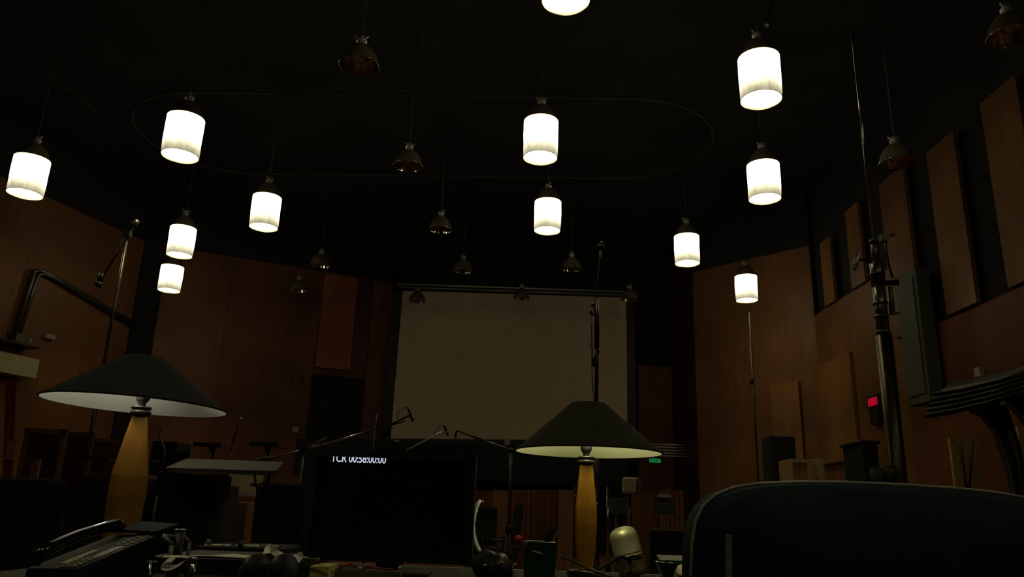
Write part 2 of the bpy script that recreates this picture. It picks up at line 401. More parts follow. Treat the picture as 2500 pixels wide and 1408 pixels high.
def bulb(loc):
    l = bpy.data.lights.new('bulb_light', 'POINT'); l.energy = BULB_W; l.color = (1, .86, .56); l.shadow_soft_size = .09
    o = bpy.data.objects.new('bulb_light', l); C.objects.link(o); o.location = V(loc) + V((0, 0, .10)); return o
LIT = [(70, 431, 5.15, 'lit white drum pendant lamp at the left edge, lowest part of its hem dim'),
       (447, 335, 5.35, 'lit white drum pendant lamp second from left, large, above the two small ones'),
       (648, 518, 5.5, 'lit white drum pendant lamp between the left column of three and the centre'),
       (443, 590, 5.5, 'lit white drum pendant lamp, middle one of the left column of three'),
       (417, 680, 5.45, 'smallest lit white drum pendant lamp, bottom of the left column of three'),
       (1320, 341, 5.7, 'lit white drum pendant lamp in the centre, upper of the central pair'),
       (1337, 528, 5.9, 'lit white drum pendant lamp in the centre, lower of the central pair'),
       (1855, 193, 5.75, 'largest lit white drum pendant lamp, top of the right column'),
       (1865, 444, 5.65, 'lit white drum pendant lamp directly below the largest one on the right'),
       (1677, 610, 5.75, 'lit white drum pendant lamp left of the right column, above the screen corner'),
       (1822, 704, 5.7, 'smallest lit white drum pendant lamp on the right, above the thin pole'),
       (1382, -58, 5.8, 'lit white drum pendant lamp cut off by the top edge')]
proto = None
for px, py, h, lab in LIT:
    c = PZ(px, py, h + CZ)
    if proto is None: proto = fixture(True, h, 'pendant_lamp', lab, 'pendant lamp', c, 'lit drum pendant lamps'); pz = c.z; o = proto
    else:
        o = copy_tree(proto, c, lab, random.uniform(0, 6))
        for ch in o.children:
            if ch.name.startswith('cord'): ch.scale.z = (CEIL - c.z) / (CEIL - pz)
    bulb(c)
# the row of lit pendants that hangs behind the camera (it lights the desk and shows in the mirror linings)
for k, q in enumerate([(-5.2, -.6, 6.7), (-1.7, -1.4, 6.75), (1.9, -1.2, 6.75), (5.4, .2, 6.7)]):
    q = V(q); o = copy_tree(proto, q, ['lit white drum pendant lamp behind the camera over the left of the desk', 'lit white drum pendant lamp behind the camera, left of the middle', 'lit white drum pendant lamp behind the camera, right of the middle', 'lit white drum pendant lamp behind the camera near the right wall'][k], k)
    for ch in o.children:
        if ch.name.startswith('cord'): ch.scale.z = (CEIL - q.z) / (CEIL - pz)
    bulb(q)
DOMES = [(877, 160, 5.5, 'unlit metal dome pendant with bright mirror lining at upper left centre'),
         (996, 405, 5.8, 'unlit brownish dome pendant left of centre, above the one with a bright collar'),
         (1075, 560, 5.9, 'unlit dome pendant with a bright metal collar, left of the lower central lamp'),
         (782, 647, 6.0, 'unlit small dome pendant in front of the wall top, left of the screen'),
         (1130, 661, 6.0, 'unlit small dome pendant hanging above the upper left part of the screen'),
         (1395, 656, 5.95, 'unlit small dome pendant under the lower central lamp, beside the tall stand top'),
         (728, 708, 6.0, 'unlit tiny dome pendant against the brown wall, leftmost of the unlit row'),
         (1018, 734, 6.05, 'unlit tiny dome pendant overlapping the top left corner of the screen'),
         (1273, 727, 6.2, 'unlit tiny dome pendant overlapping the middle of the screen top'),
         (1537, 730, 6.05, 'unlit tiny dome pendant at the top right corner of the screen'),
         (2190, 398, 5.15, 'unlit dome pendant on the right beside the thin tall rod'),
         (2468, 88, 5.6, 'unlit dome pendant cut by the top right corner')]
dp = None
for px, py, h, lab in DOMES:
    c = PZ(px, py, h + CZ)
    if dp is None: dp = fixture(False, h, 'dome_pendant', lab, 'pendant lamp', c, 'unlit dome pendants'); dz = c.z
    else:
        o = copy_tree(dp, c, lab, random.uniform(0, 6))
        for ch in o.children:
            if ch.name.startswith('cord'): ch.scale.z = (CEIL - c.z) / (CEIL - dz)

# ------------------------------------------------------------------ ceiling tracks
def arc(c, r, a0, a1, z, n=10): return [(c[0] + r * math.cos(a0 + (a1 - a0) * i / n), c[1] + r * math.sin(a0 + (a1 - a0) * i / n), z) for i in range(n + 1)]
zt = 9.05
path = arc((-6.6, 15.9), 1.95, -PI / 2, -PI, zt) + arc((-6.6, 15.9), 1.95, PI, PI / 2, zt)[1:] + arc((2.4, 15.5), 1.9, PI / 2, -PI / 2, zt, 18)
t = thing('curtain_track', 'large oval curtain track hung under the black ceiling', 'track', (-2, 15.5, zt))
MB().ring(path, .035, 8, closed=True).build('rail', 'track', t)
for x in (-6, -2, 2):
    for y in (13.95, 17.85): MB().cyl((x, y - (.35 if x > 0 else 0) , zt), (x, y - (.35 if x > 0 else 0), CEIL), .012, n=6).build('hanger', 'cord', t)
a, b = PZ(-20, 70, 9.2), PZ(560, 530, 9.2)
t = thing('ceiling_conduit', 'long thin conduit running diagonally under the ceiling on the left', 'conduit', a)
MB().cyl(a, b, .03, n=8).build('pipe', 'track', t)
for k in (.1, .5, .9):
    q = a.lerp(b, k); MB().cyl(q, (q.x, q.y, CEIL), .012, n=6).build('hanger', 'cord', t)
a = [PZ(1868, 78, 7.35)]
tag(MB().ring([PZ(1872, 62, 8.2), PZ(1876, 30, 8.6), PZ(1886, 8, 9.0), PZ(1893, -20, CEIL - .05)], .03, 8).build('loose_cable', 'stand_metal'), 'thick pale cable hanging behind the largest pendant lamp', 'cable')

# ------------------------------------------------------------------ left wall fittings
LA, LB = LW0, LW1
def offw(p, k): return p + V((.95, -.31, 0)) * k
for i, dx in enumerate((0, 10)):
    dy = 8 * i
    pts = [(28 + dx, 812), (66 + dx, 690), (72 + dx, 664 + dy), (84 + dx, 658 + dy + 2), (110 + dx * .5, 668 + dy), (335, 798 + dy)]
    tag(MB().ring([offw(PW(x, y, LA, LB), .14) for x, y in pts], .045 , 10).build('wall_conduit', 'stand_metal'),
        ['outer bent conduit pipe on the left wall, elbow on top', 'inner bent conduit pipe on the left wall under the other'][i], 'pipe', 'bent conduit pipes')
tag(plane_box(18, 812, 46, 842, LA, LB, .3, 'junction_box', 'greengrey'), 'grey green junction box where the bent pipes end', 'box')
tag(plane_box(-60, 826, 60, 850, LA, LB, .5, 'wall_shelf', 'frame'), 'dark shelf under the bent pipes at the left edge', 'shelf')
t = plane_box(-60, 853, 52, 925, LA, LB, .45, 'wall_cabinet', 'cream'); tag(t, 'pale cream cabinet on the wall at the left edge', 'cabinet')
tag(plane_box(54, 824, 68, 838, LA, LB, .1, 'wall_socket', 'white'), 'small white socket right of the junction box', 'socket')
tag(plane_box(106, 814, 124, 830, LA, LB, .12, 'wall_socket', 'white'), 'small pale socket on the left wall with a lead', 'socket')
tag(plane_box(308, 792, 334, 796, LA, LB, .06, 'wall_shelf', 'alu'), 'tiny bright bracket beside the black column', 'bracket')
tag(plane_box(714, 1042, 726, 1056, CL0, CL1, .08, 'wall_socket', 'white'), 'small round socket on the brown wall over the boom arm', 'socket')
tag(plane_box(733, 920, 742, 930, CL0, CL1, .06, 'wall_hook', 'frame'), 'tiny dark hook on the brown wall near the doorway', 'hook')
# right wall fittings
t = thing('wall_box', 'tall grey green box on the right wall behind the crank stand', 'box', (RX - .3, 14, 2))
p, q = PW(2183, 680, (RX - .35, 20), (RX - .35, 0)), PW(2272, 978, (RX - .35, 20), (RX - .35, 0))
MB().bbox((RX - .35, q.y, q.z), (RX - .085, p.y, p.z)).build('body', 'greengrey', t, bevel=.01)
MB().bbox((RX - .38, q.y + .1, q.z + .15), (RX - .35, p.y - .1, p.z - .15)).build('door', 'greengrey', t, bevel=.01)
A_, B_ = (RX, 19), (RX, 0)
tag(plane_box(2388, 900, 2405, 917, A_, B_, .08, 'wall_socket', 'white'), 'small square white plate on the red brown right wall', 'socket')
t = plane_box(2122, 970, 2152, 990, A_, B_, .06, 'red_light_sign', 'frame'); tag(t, 'small glowing red lamp sign on the right wall by the crank stand', 'sign')
s2 = plane_box(2127, 974, 2150, 987, A_, B_, .075, 'lamp_face', 'led_red')
s2.parent = t; s2.matrix_parent_inverse = t.matrix_basis.inverted() if False else Matrix.Identity(4)
s2.location = t.matrix_basis.inverted() @ s2.location if False else (Matrix.Rotation(-t.rotation_euler.z, 3, 'Z') @ (V(s2.location) - V(t.location))); s2.rotation_euler.z = 0
tag(plane_box(2135, 1000, 2160, 1032, A_, B_, .12, 'wall_speaker', 'frame'), 'small black speaker under the glowing red sign', 'speaker')
tag(plane_box(2021, 1010, 2034, 1024, RO0, RO1, .02, 'paper_note', 'white'), 'small pale note pinned to the brown wall right of the raised panel', 'note')
# exit sign
a, b = P(1584, 1116, 22.4), P(1614, 1131, 22.4)
t = thing('exit_sign', 'small glowing green exit sign under the right end of the lampshade', 'sign', (a.x, 22.4, b.z))
MB().bbox((a.x, 22.4, b.z), (b.x, 22.5, a.z)).build('housing', 'frame', t)
MB().bbox((a.x + .015, 22.385, b.z + .02), (b.x - .015, 22.4, a.z - .02)).build('face', 'exit_green', t)
MB().cyl(((a.x + b.x) / 2, 22.45, a.z), ((a.x + b.x) / 2, 22.45, CEIL), .012, n=6).build('hanging_rod', 'cord', t)
def text(body, name, mt, loc, size, parent, rot=(PI / 2, 0, 0), ext=.002, align='CENTER', sx=1.0):
    cu = bpy.data.curves.new(name, 'FONT'); cu.body = body; cu.size = size; cu.extrude = ext; cu.align_x = align; cu.offset = size * .012
    o = bpy.data.objects.new(name, cu); C.objects.link(o); cu.materials.append(M[mt])
    o.parent = parent; o.location = V(loc) - (ROOT[parent.name] if parent else V((0, 0, 0))); o.rotation_euler = rot; o.scale.x = sx
    bpy.context.view_layer.update()
    me = bpy.data.meshes.new_from_object(o.evaluated_get(bpy.context.evaluated_depsgraph_get())); me.materials.clear(); me.materials.append(M[mt])
    q = bpy.data.objects.new(name, me); C.objects.link(q); q.parent = o.parent; q.location = o.location; q.rotation_euler = o.rotation_euler; q.scale = o.scale
    bpy.data.objects.remove(o)
    return q
text('EXIT', 'lettering', 'frame', ((a.x + b.x) / 2, 22.383, b.z + .035), (a.z - b.z) * .95, t)

# ------------------------------------------------------------------ stands and booms
def tripod(t, x, y, r=.32, mt='black_metal'):
    for k in range(3):
        a = k * 2 * PI / 3 + .6
        MB().cyl((x, y, .28), (x + r * math.cos(a), y + r * math.sin(a), .012), .011, n=8).build('leg', mt, t)
def stand(name, label, cat, px, py, Y, mt='stand_metal', r=.014, lower=1.0, group=None, legs=True, top=None):
    "vertical pole whose upper end is seen at the pixel; returns thing and top point"
    p = P(px, py, Y); t = thing(name, label, cat, (p.x, p.y, 0), group)
    MB().cyl((p.x, p.y, .02), (p.x, p.y, min(lower, p.z * .55)), r * 1.5).build('lower_tube', 'black_metal', t)
    MB().cyl((p.x, p.y, min(lower, p.z * .55)), p, r).build('pole', mt, t)
    MB().cyl((p.x, p.y, min(lower, p.z * .55) - .05), (p.x, p.y, min(lower, p.z * .55) + .03), r * 2).build('clutch', 'black_metal', t)
    if legs: tripod(t, p.x, p.y)
    return t, p
def mic(label, a, b, r, group='microphones on the booms'):
    a, b = V(a), V(b); t = thing('microphone', label, 'microphone', a, group)
    MB().cyl(a, a.lerp(b, .62), r * .8).build('body', 'black_metal', t)
    MB().ring([a.lerp(b, .62), a.lerp(b, .68), a.lerp(b, .95), b], [r * .8, r, r, r * .5]).build('grille', 'stand_metal', t)
    return t
# 1: long boom in front of the doorway
t, p = stand('boom_stand', 'boom stand with long bright arm rising right towards the screen', 'mic stand', 740, 1098, 7.0, r=.016)
b0, b1 = P(662, 1120, 7.0), P(960, 1036, 7.0)
MB().cyl(b0, b0.lerp(b1, .75), .011).build('boom_arm', 'chrome', t)
MB().cyl(b0.lerp(b1, .55), b1.lerp(b0, -.1), .007).build('inner_boom', 'black_metal', t)
MB().cyl(p + V((0, .03, 0)), P(795, 1068, 7.03), .007).build('brace_rod', 'stand_metal', t)
MB().cyl(b0 - V((.14, 0, .04)), b0, .035).build('counterweight', 'black_metal', t)
MB().box(p, (.06, .05, .07)).build('pivot', 'black_metal', t)
MB().ring([P(800, 1090, 7), P(850, 1082, 7), P(905, 1065, 7), P(960, 1045, 7)], .004, 6).build('cable', 'cord', t)
e = P(957, 1036, 7); MB().cyl(P(955, 1035, 7.0), P(1000, 1014, 7.0), .009).build('end_rod', 'black_metal', t)
MB().ring([P(968, 1022, 7), P(973, 1005, 7), P(983, 996, 7), P(995, 994, 7), P(1001, 1010, 7)], .0035, 6).build('cable_loop', 'cord', t)
mic('black microphone at the tip of the long boom, against the lower left of the screen', P(995, 994, 7), P(1009, 1029, 7), .013)
# small clip mic near 917,1030
q = P(918, 1034, 9); t, p = stand('mic_stand', 'thin dark mic stand with a bright tip in front of the doorway', 'mic stand', 916, 1034, 9, 'black_metal', .007)
MB().ring([q, P(918, 1024, 9), P(921, 1012, 9)], .006, 6).build('gooseneck', 'alu', t)
# 2
t, p = stand('boom_stand', 'boom stand mostly behind the monitor, short arm reaching over the screen foot', 'mic stand', 1000, 1112, 10.0, r=.014)
MB().cyl(P(990, 1100, 10), P(1083, 1052, 10), .011).build('boom_arm', 'alu', t)
MB().ring([P(1058, 1062, 10), P(1068, 1045, 10), P(1080, 1036, 10), P(1086, 1040, 10)], .004, 6).build('cable_loop', 'cord', t)
mic('smaller black microphone in front of the screen bottom, left of centre', P(1084, 1037, 10), P(1094, 1063, 10), .018)
# 3
t, p = stand('boom_stand', 'boom stand left of the right desk lamp with arm sloping down to it', 'mic stand', 1248, 1100, 8.0, r=.015)
b0, b1 = P(1268, 1106, 8.0), P(1115, 1051, 8.0)
MB().cyl(b0, b0.lerp(b1, .75), .011).build('boom_arm', 'stand_metal', t)
MB().cyl(b0.lerp(b1, .7), b1, .008).build('inner_boom', 'black_metal', t)
MB().ball(p, .03).build('pivot', 'black_metal', t)
mic('thin microphone hanging down from the tip of the right boom', P(1115, 1051, 8), P(1109, 1076, 8), .014)
# far left boom
t, p = stand('boom_stand', 'tall boom stand before the left wall, arm slanting down left', 'mic stand', 312, 572, 11, r=.022, lower=3)
b0, b1 = P(326, 552, 11), P(248, 680, 11)
MB().cyl(b0, b1, .014).build('boom_arm', 'black_metal', t)
MB().cyl(b0, b0.lerp(b1, -.12), .04).build('counterweight', 'stand_metal', t)
MB().box(p, (.09, .09, .09)).build('pivot', 'black_metal', t)
mic('dark microphone at the low end of the slanting boom on the left wall', P(250, 668, 11), P(238, 700, 11), .05)
# centre tall stand
t, p = stand('mast_stand', 'tall dark mast rising behind the right desk lamp, in front of the screen', 'mic stand', 1457, 732, 8, 'brass_dark', .02, lower=2.2)
MB().cyl(p, P(1457, 850, 8), .026).build('upper_sleeve', 'black_metal', t)
MB().ring([p, P(1452, 706, 8), P(1458, 690, 8), P(1464, 640, 8), P(1466, 612, 8)], .006, 6).build('whip_rod', 'stand_metal', t)
MB().cyl(P(1465, 630, 8), P(1466, 612, 8), .014).build('bright_ferrule', 'white_plastic', t)
MB().ball(P(1466, 602, 8), (.045, .035, .03)).cyl(P(1467, 598, 8), P(1467, 590, 8), .02).build('head', 'black_metal', t)
for x, y in ((1447, 745), (1443, 762), (1460, 858)): MB().ball(P(x, y, 8), .022).build('knob', 'black_metal', t)
MB().cyl(P(1449, 755, 8), P(1457, 750, 8), .012).cyl(P(1443, 762, 8), P(1456, 775, 8), .01).build('clamp_arm', 'black_metal', t)
MB().cyl(P(1443, 762, 8), P(1446, 870, 7.99), .006).build('side_rod', 'black_metal', t)
MB().ball(P(1442, 842, 7.98), .018).build('white_knob', 'white', t)
MB().cyl(P(1449, 866, 8), P(1449, 894, 8), .026).build('tube_weight', 'black_metal', t)
MB().ring([P(1444, 870, 7.97), P(1446, 930, 7.97), P(1451, 985, 7.97), P(1453, 1010, 7.97)], .005, 6).build('cable', 'black_metal', t)
# right thin pole
t, p = stand('mic_stand', 'thin pale pole under the smallest right pendant lamp', 'mic stand', 1829, 762, 9, 'stand_metal', .012, lower=.9)
MB().cyl(P(1834, 925, 9), P(1834, 938, 9), .02).build('clutch', 'black_metal', t)
# crank stand
Yc = 5.0
def vx(py, Y=Yc, ax=2166, ay=900):
    b = P(ax, ay, Y); d = ray(2150, py)
    q = P(ax, py, Y)
    return V((b.x, Y, q.z))
base = vx(900)
t = thing('crank_stand', 'tall telescopic crank stand with thin bright rod on the right', 'crank stand', (base.x, Yc, 0))
MB().cyl(vx(75), vx(600), .0085, .0095).build('rod', 'chrome', t)
MB().cyl(vx(592), vx(640), .026).cyl(vx(588), vx(594), .034).build('top_collar', 'stand_metal', t)
MB().cyl(vx(640), vx(700), .045).cyl(vx(668), vx(673), .052).build('gear_housing', 'stand_metal', t)
MB().cyl(vx(690), vx(820), .040).cyl(vx(738), vx(744), .048).cyl(vx(770), vx(776), .046).cyl(vx(808), vx(814), .046).build('middle_tube', 'stand_metal', t)
MB().cyl(vx(820), V((base.x, Yc, .12)), .052).build('lower_tube', 'brass_dark', t)
g = P(2128, 640, Yc - .06)
MB().ring([g, P(2112, 636, Yc - .08), P(2096, 632, Yc - .1)], .011, 8).build('crank_arm', 'stand_metal', t)
MB().ring([P(2085, 616, Yc - .1), P(2098, 616, Yc - .1), P(2090, 640, Yc - .1), P(2086, 658, Yc - .1)], [.006, .02, .018, .012], 10).build('crank_handle', 'alu', t)
MB().ring([P(2160, 585, Yc + .05), P(2168, 640, Yc + .05), P(2182, 690, Yc + .05)], .008, 8).build('cable', 'black_metal', t)
MB().box(P(2157, 582, Yc + .02), (.05, .05, .05)).box(P(2176, 572, Yc + .02), (.05, .04, .015)).build('latch', 'grey', t)
MB().cyl(P(2173, 700, Yc), P(2179, 765, Yc), .018).box(P(2184, 765, Yc), (.05, .05, .008)).build('winch_bracket', 'grey', t)
MB().cyl(P(2150, 690, Yc), P(2192, 690, Yc), .02).build('winch', 'black_metal', t)
MB().box(P(2187, 681, Yc), (.035, .04, .02)).build('label_plate', 'white', t)
for k in range(3):
    a = k * 2 * PI / 3 + PI / 2; MB().cyl((base.x, Yc, .5), (base.x + .75 * math.cos(a), Yc + .75 * math.sin(a), .03), .02).build('leg', 'black_metal', t)
    MB().ball((base.x + .75 * math.cos(a), Yc + .75 * math.sin(a), .03), .03).build('caster', 'rubber', t)

# ------------------------------------------------------------------ music stands, conductor desk, left middle ground
def music_stand(label, px, py, Y, wpx, tilt=.1):
    c = P(px, py, Y); w_ = wpx / F * Y; t = thing('music_stand', label, 'music stand', (c.x, Y, 0), 'black music stands')
    MB().box((c.x, Y, c.z), (w_, .34, .008), rotx(tilt)).build('desk', 'black_metal', t, bevel=.003)
    MB().box((c.x, Y - .17, c.z + .01), (w_, .02, .03)).build('ledge', 'black_metal', t)
    MB().cyl((c.x, Y, .05), (c.x, Y, c.z - .01), .013).build('pole', 'black_metal', t)
    MB().ball((c.x, Y - .02, c.z - .02), .03).build('knuckle', 'black_metal', t)
    tripod(t, c.x, Y, .28)
music_stand('flat black music stand with a glinting edge, right of the two behind the conductor desk', 656, 1090, 7.6, 68, .03)
music_stand('flat dull black music stand, left of the two behind the conductor desk', 522, 1091, 7.2, 62, .04)
music_stand('black music stand seen edge on by the plywood boards', 255, 1123, 8.2, 60, .05)
t, p = stand('mic_stand', 'mic stand with slanting arm and bright tip behind the conductor desk', 'mic stand', 566, 1090, 8.0, 'black_metal', .01)
MB().cyl(p, P(586, 1022, 8), .01, .006).build('slanting_arm', 'black_metal', t)
MB().ball(P(587, 1023, 8), .018).build('tip', 'alu', t)
t, p = stand('mic_stand', 'thin stand with curved gooseneck right of the left desk lamp', 'mic stand', 392, 1150, 4.6, 'grey', .008)
MB().ring([p, P(400, 1120, 4.6), P(402, 1100, 4.6), P(396, 1080, 4.6), P(387, 1064, 4.6), P(390, 1052, 4.6), P(397, 1043, 4.6)], [.006] * 5 + [.009, .007], 8).build('gooseneck', 'grey', t)
MB().box(P(383, 1126, 4.6), (.06, .02, .012)).build('clip', 'grey', t)
c = P(550, 1133, 4.0)
t = thing('conductor_desk', 'wide grey music desk on a post, left of the dark monitor', 'music desk', (c.x, 4.0, 0))
o_ = [P(404, 1141, 3.83), P(455, 1119, 4.28), P(692, 1127, 4.28), P(675, 1149, 3.83)]
MB().slab([V((o_[0].x, 3.83, o_[0].z)), V((o_[1].x, 4.28, o_[1].z)), V((o_[2].x, 4.28, o_[2].z)), V((o_[3].x, 3.83, o_[3].z))], (0, .0, -.022)).build('top', 'desk_top', t)
MB().bbox((c.x - .31, 3.95, 1.08), (c.x - .01, 4.15, o_[0].z - .02)).build('tray', 'black_metal', t)
MB().bbox((c.x - .16, 4.0, .05), (c.x - .03, 4.14, 1.10)).build('post', 'black_paint', t)
MB().bbox((c.x - .3, 3.8, 0), (c.x + .35, 4.35, .05)).build('base', 'black_paint', t)
MB().ring([P(660, 1143, 4.0), P(655, 1170, 4.0), P(645, 1200, 4.0), P(640, 1225, 4.0)], .012, 8).build('curved_brace', 'black_metal', t)
# cream board behind
a, b = P(556, 1146, 12.0), P(656, 1201, 12.0)
t = thing('display_board', 'cream board on a black frame under the wide grey music desk', 'board', ((a.x + b.x) / 2, 12, 0))
MB().bbox((a.x, 12, b.z), (b.x, 12.03, a.z)).build('board', 'cream', t)
MB().bbox((a.x - .02, 11.98, b.z - .07), (b.x + .04, 12.03, b.z)).build('lower_rail', 'alu', t)
for x in (a.x, b.x): MB().cyl((x, 12.02, 0), (x, 12.02, b.z), .03).build('leg', 'black_metal', t)
t = thing('camera_arm', 'small black clamp arm in front of the cream board', 'clamp', P(622, 1185, 4.8))
MB().cyl(P(622, 1160, 4.8), P(624, 1182, 4.8), .007).build('arm', 'black_metal', t)
MB().cyl(P(614, 1181, 4.8), P(645, 1192, 4.8), .010).build('clamp_bar', 'black_metal', t)
MB().cyl(P(622, 1160, 4.8), P(622, 1146, 4.3), .01).build('hook', 'black_metal', t)
a, b = P(556, 1224, 6.9), P(602, 1254, 6.9)
tag(MB().bbox((a.x, 6.9, 0), (b.x, 7.2, a.z)).build('wooden_crate', 'wood_lt', bevel=.01), 'small brown crate between the chairs left of the monitor', 'crate')

def office_chair(label, x, y, rz, mt='black_fabric', sc_=1.0, name='office_chair', group='office chairs on the stage', top=.98):
    t = thing(name, label, 'chair', (x, y, 0), group); t.rotation_euler.z = rz
    def L(mb, n, mm, bv=.0): return mb.build(n, mm, t, bevel=bv, local=True)
    L(MB().box((0, 0, .47), (.48, .46, .08)), 'seat', mt, .03)
    hh = top - .55
    L(MB().box((0, .24, .55 + hh / 2), (.44, .06, hh), rotx(-.12)), 'backrest', mt, .025)
    L(MB().ring([(0, .1, .42), (0, .28, .45), (0, .30, .7)], .015, 8), 'back_bracket', 'black_metal')
    for s in (-1, 1):
        L(MB().box((s * .27, -.02, .68), (.055, .26, .03)), 'armrest', 'black_plastic', .012)
        L(MB().ring([(s * .2, .02, .44), (s * .28, .02, .48), (s * .27, 0, .67)], .013, 8), 'arm_post', 'black_metal')
    L(MB().cyl((0, 0, .12), (0, 0, .43), .03), 'gas_column', 'black_metal')
    for k in range(5):
        a = k * 2 * PI / 5
        L(MB().cyl((0, 0, .13), (.29 * math.cos(a), .29 * math.sin(a), .07), .018), 'base_spoke', 'black_metal')
        L(MB().ball((.29 * math.cos(a), .29 * math.sin(a), .032), .032), 'caster', 'rubber')
    return t
def chair_at(px, Y, *a, **k):
    p = P(px, 1250, Y); return office_chair(k.pop('label'), p.x, Y, *a, **k)
chair_at(158, 4.1, 2.9, label='black chair in shadow at far left, behind the phone', top=1.14)
chair_at(712, 5.7, 3.3, 'olive', label='olive backed office chair just left of the dark monitor', top=1.2)
chair_at(556, 6.35, 2.2, label='black office chair under the wide grey music desk', top=1.0)
chair_at(1188, 13.2, 3.0, 'olive', label='dark office chair seen from behind, right of the monitor', top=1.15)
chair_at(1222, 11.8, -1.4, 'olive', label='dark office chair facing left, beside the red slatted screens', top=1.2)
chair_at(1650, 6.4, 3.0, label='black office chair beside the navy chair and red low screen')
# black speaker cabinet and boxes
a, b = P(192, 1158, 5.0), P(284, 1300, 5.0)
t = thing('speaker_cabinet', 'big black cabinet behind the left desk lamp base', 'cabinet', ((a.x + b.x) / 2, 5.2, 0))
MB().bbox((a.x, 5.0, 0), (b.x, 5.5, a.z)).build('body', 'black_paint', t, bevel=.01)
MB().bbox((a.x + .02, 4.985, .1), (b.x - .02, 5.0, a.z - .05)).build('grille_cloth', 'black_fabric', t)
a, b = P(380, 1175, 5.4), P(510, 1300, 5.4)
tag(MB().bbox((a.x, 5.4, 0), (b.x, 5.9, a.z)).build('equipment_case', 'black_paint', bevel=.01), 'black equipment case right of the left desk lamp', 'case')
a, b = P(372, 1075, 6.4), P(425, 1130, 6.4)
t = thing('studio_speaker', 'black studio speaker right of the left desk lamp top', 'speaker', ((a.x + b.x) / 2, 6.6, b.z - .5))
MB().bbox((a.x, 6.4, b.z - .1), (b.x, 6.7, a.z)).build('body', 'black_paint', t, bevel=.01)
MB().cyl(((a.x + b.x) / 2, 6.55, 0), ((a.x + b.x) / 2, 6.55, b.z - .1), .03).build('stand_pole', 'black_metal', t)
a, b = P(424, 1100, 6.2), P(462, 1128, 6.2)
t = thing('flat_monitor', 'small dark monitor with a pale frame left of the music stands', 'monitor', ((a.x + b.x) / 2, 6.2, 0))
MB().bbox((a.x, 6.2, b.z), (b.x, 6.24, a.z)).build('frame', 'greengrey', t)
MB().bbox((a.x + .01, 6.19, b.z + .01), (b.x - .015, 6.2, a.z - .015)).build('display', 'screen_glass', t)
MB().cyl(((a.x + b.x) / 2, 6.23, 0), ((a.x + b.x) / 2, 6.23, b.z), .02).build('pole', 'black_metal', t)
# plywood gobos, left
for xa, ya, xb, yb, Y, mt, lab in [(66, 1045, 118, 1300, 9.0, 'wood_dk', 'leftmost tall plywood board behind the left lamp'), (120, 1052, 188, 1300, 9.8, 'wood_dk', 'second plywood board from the left edge, behind the left lamp'),
        (196, 1068, 268, 1300, 10.2, 'wood_red', 'plywood board behind the music stand seen edge on')]:
    a, b = P(xa, ya, Y), P(xb, yb, Y)
    t = thing('plywood_board', lab, 'board', ((a.x + b.x) / 2, Y, 0), 'plywood boards at left')
    MB().bbox((a.x, Y, .05), (b.x, Y + .03, a.z)).build('sheet', mt, t)
    k = MB(); k.bbox((a.x, Y - .03, .05), (a.x + .05, Y, a.z)).bbox((b.x - .05, Y - .03, .05), (b.x, Y, a.z)).bbox((a.x, Y - .03, a.z - .06), (b.x, Y, a.z)); k.build('frame', 'wood_lt', t)
    for x in (a.x + .1, b.x - .1): MB().bbox((x - .03, Y - .25, 0), (x + .03, Y + .3, .05)).build('foot', 'black_metal', t)
a, b = P(90, 1180, 7.0), P(52, 1240, 7.0)
k = MB().slab([P(82, 1120, 7.0), P(98, 1120, 7.0), P(70, 1250, 6.6), P(45, 1250, 6.6)], (0, .03, 0)).build('wooden_plank', 'wood_mid'); tag(k, 'pale plank leaning beside the tall red banner', 'plank')
# red banner
t = thing('red_banner', 'tall narrow red cloth banner leaning at the left edge', 'banner', (P(0, 1280, 5.5).x, 5.5, 0))
rows = []
for k in range(13):
    f = k / 12; y = 922 + f * 372
    l_, r_ = P(14 - 14 * f, y, 5.5), P(40 - 16 * f, y, 5.5)
    for g in range(7): q = l_.lerp(r_, g / 6); rows.append(q + V((0, .008 * math.sin(g * 1.9 + k * .2), 0)))
mbp = MB(); n = len(rows)
mbp.add(rows + [q + V((0, .012, 0)) for q in rows], [(k * 7 + g, k * 7 + g + 1, k * 7 + g + 8, k * 7 + g + 7) for k in range(12) for g in range(6)] + [(n + k * 7 + g, n + k * 7 + g + 7, n + k * 7 + g + 8, n + k * 7 + g + 1) for k in range(12) for g in range(6)]
    + [(k * 7 + g, k * 7 + g + 7, n + k * 7 + g + 7, n + k * 7 + g) for k in range(12) for g in (0, 6)] + [(k + g, k + g + 1, n + k + g + 1, n + k + g) for k in (0, 84) for g in range(6)], True)
mbp.build('cloth', 'red', t)
q0 = P(28, 918, 5.53); q1 = P(14, 1290, 5.53); MB().cyl(q0, q1, .01).cyl(q1, (q1.x, 5.53, .03), .01).build('pole', 'black_metal', t)
MB().cyl(P(12, 921, 5.51), P(42, 921, 5.51), .012).build('top_rod', 'black_metal', t)
MB().bbox((q1.x - .2, 5.4, 0), (q1.x + .2, 5.65, .03)).build('base', 'black_metal', t)
q0, q1 = P(17, 1076, 5.47), P(31, 1122, 5.47)
MB().bbox((q0.x, 5.475, q1.z), (q1.x, 5.485, q0.z)).build('pale_patch', 'red_pale', t)
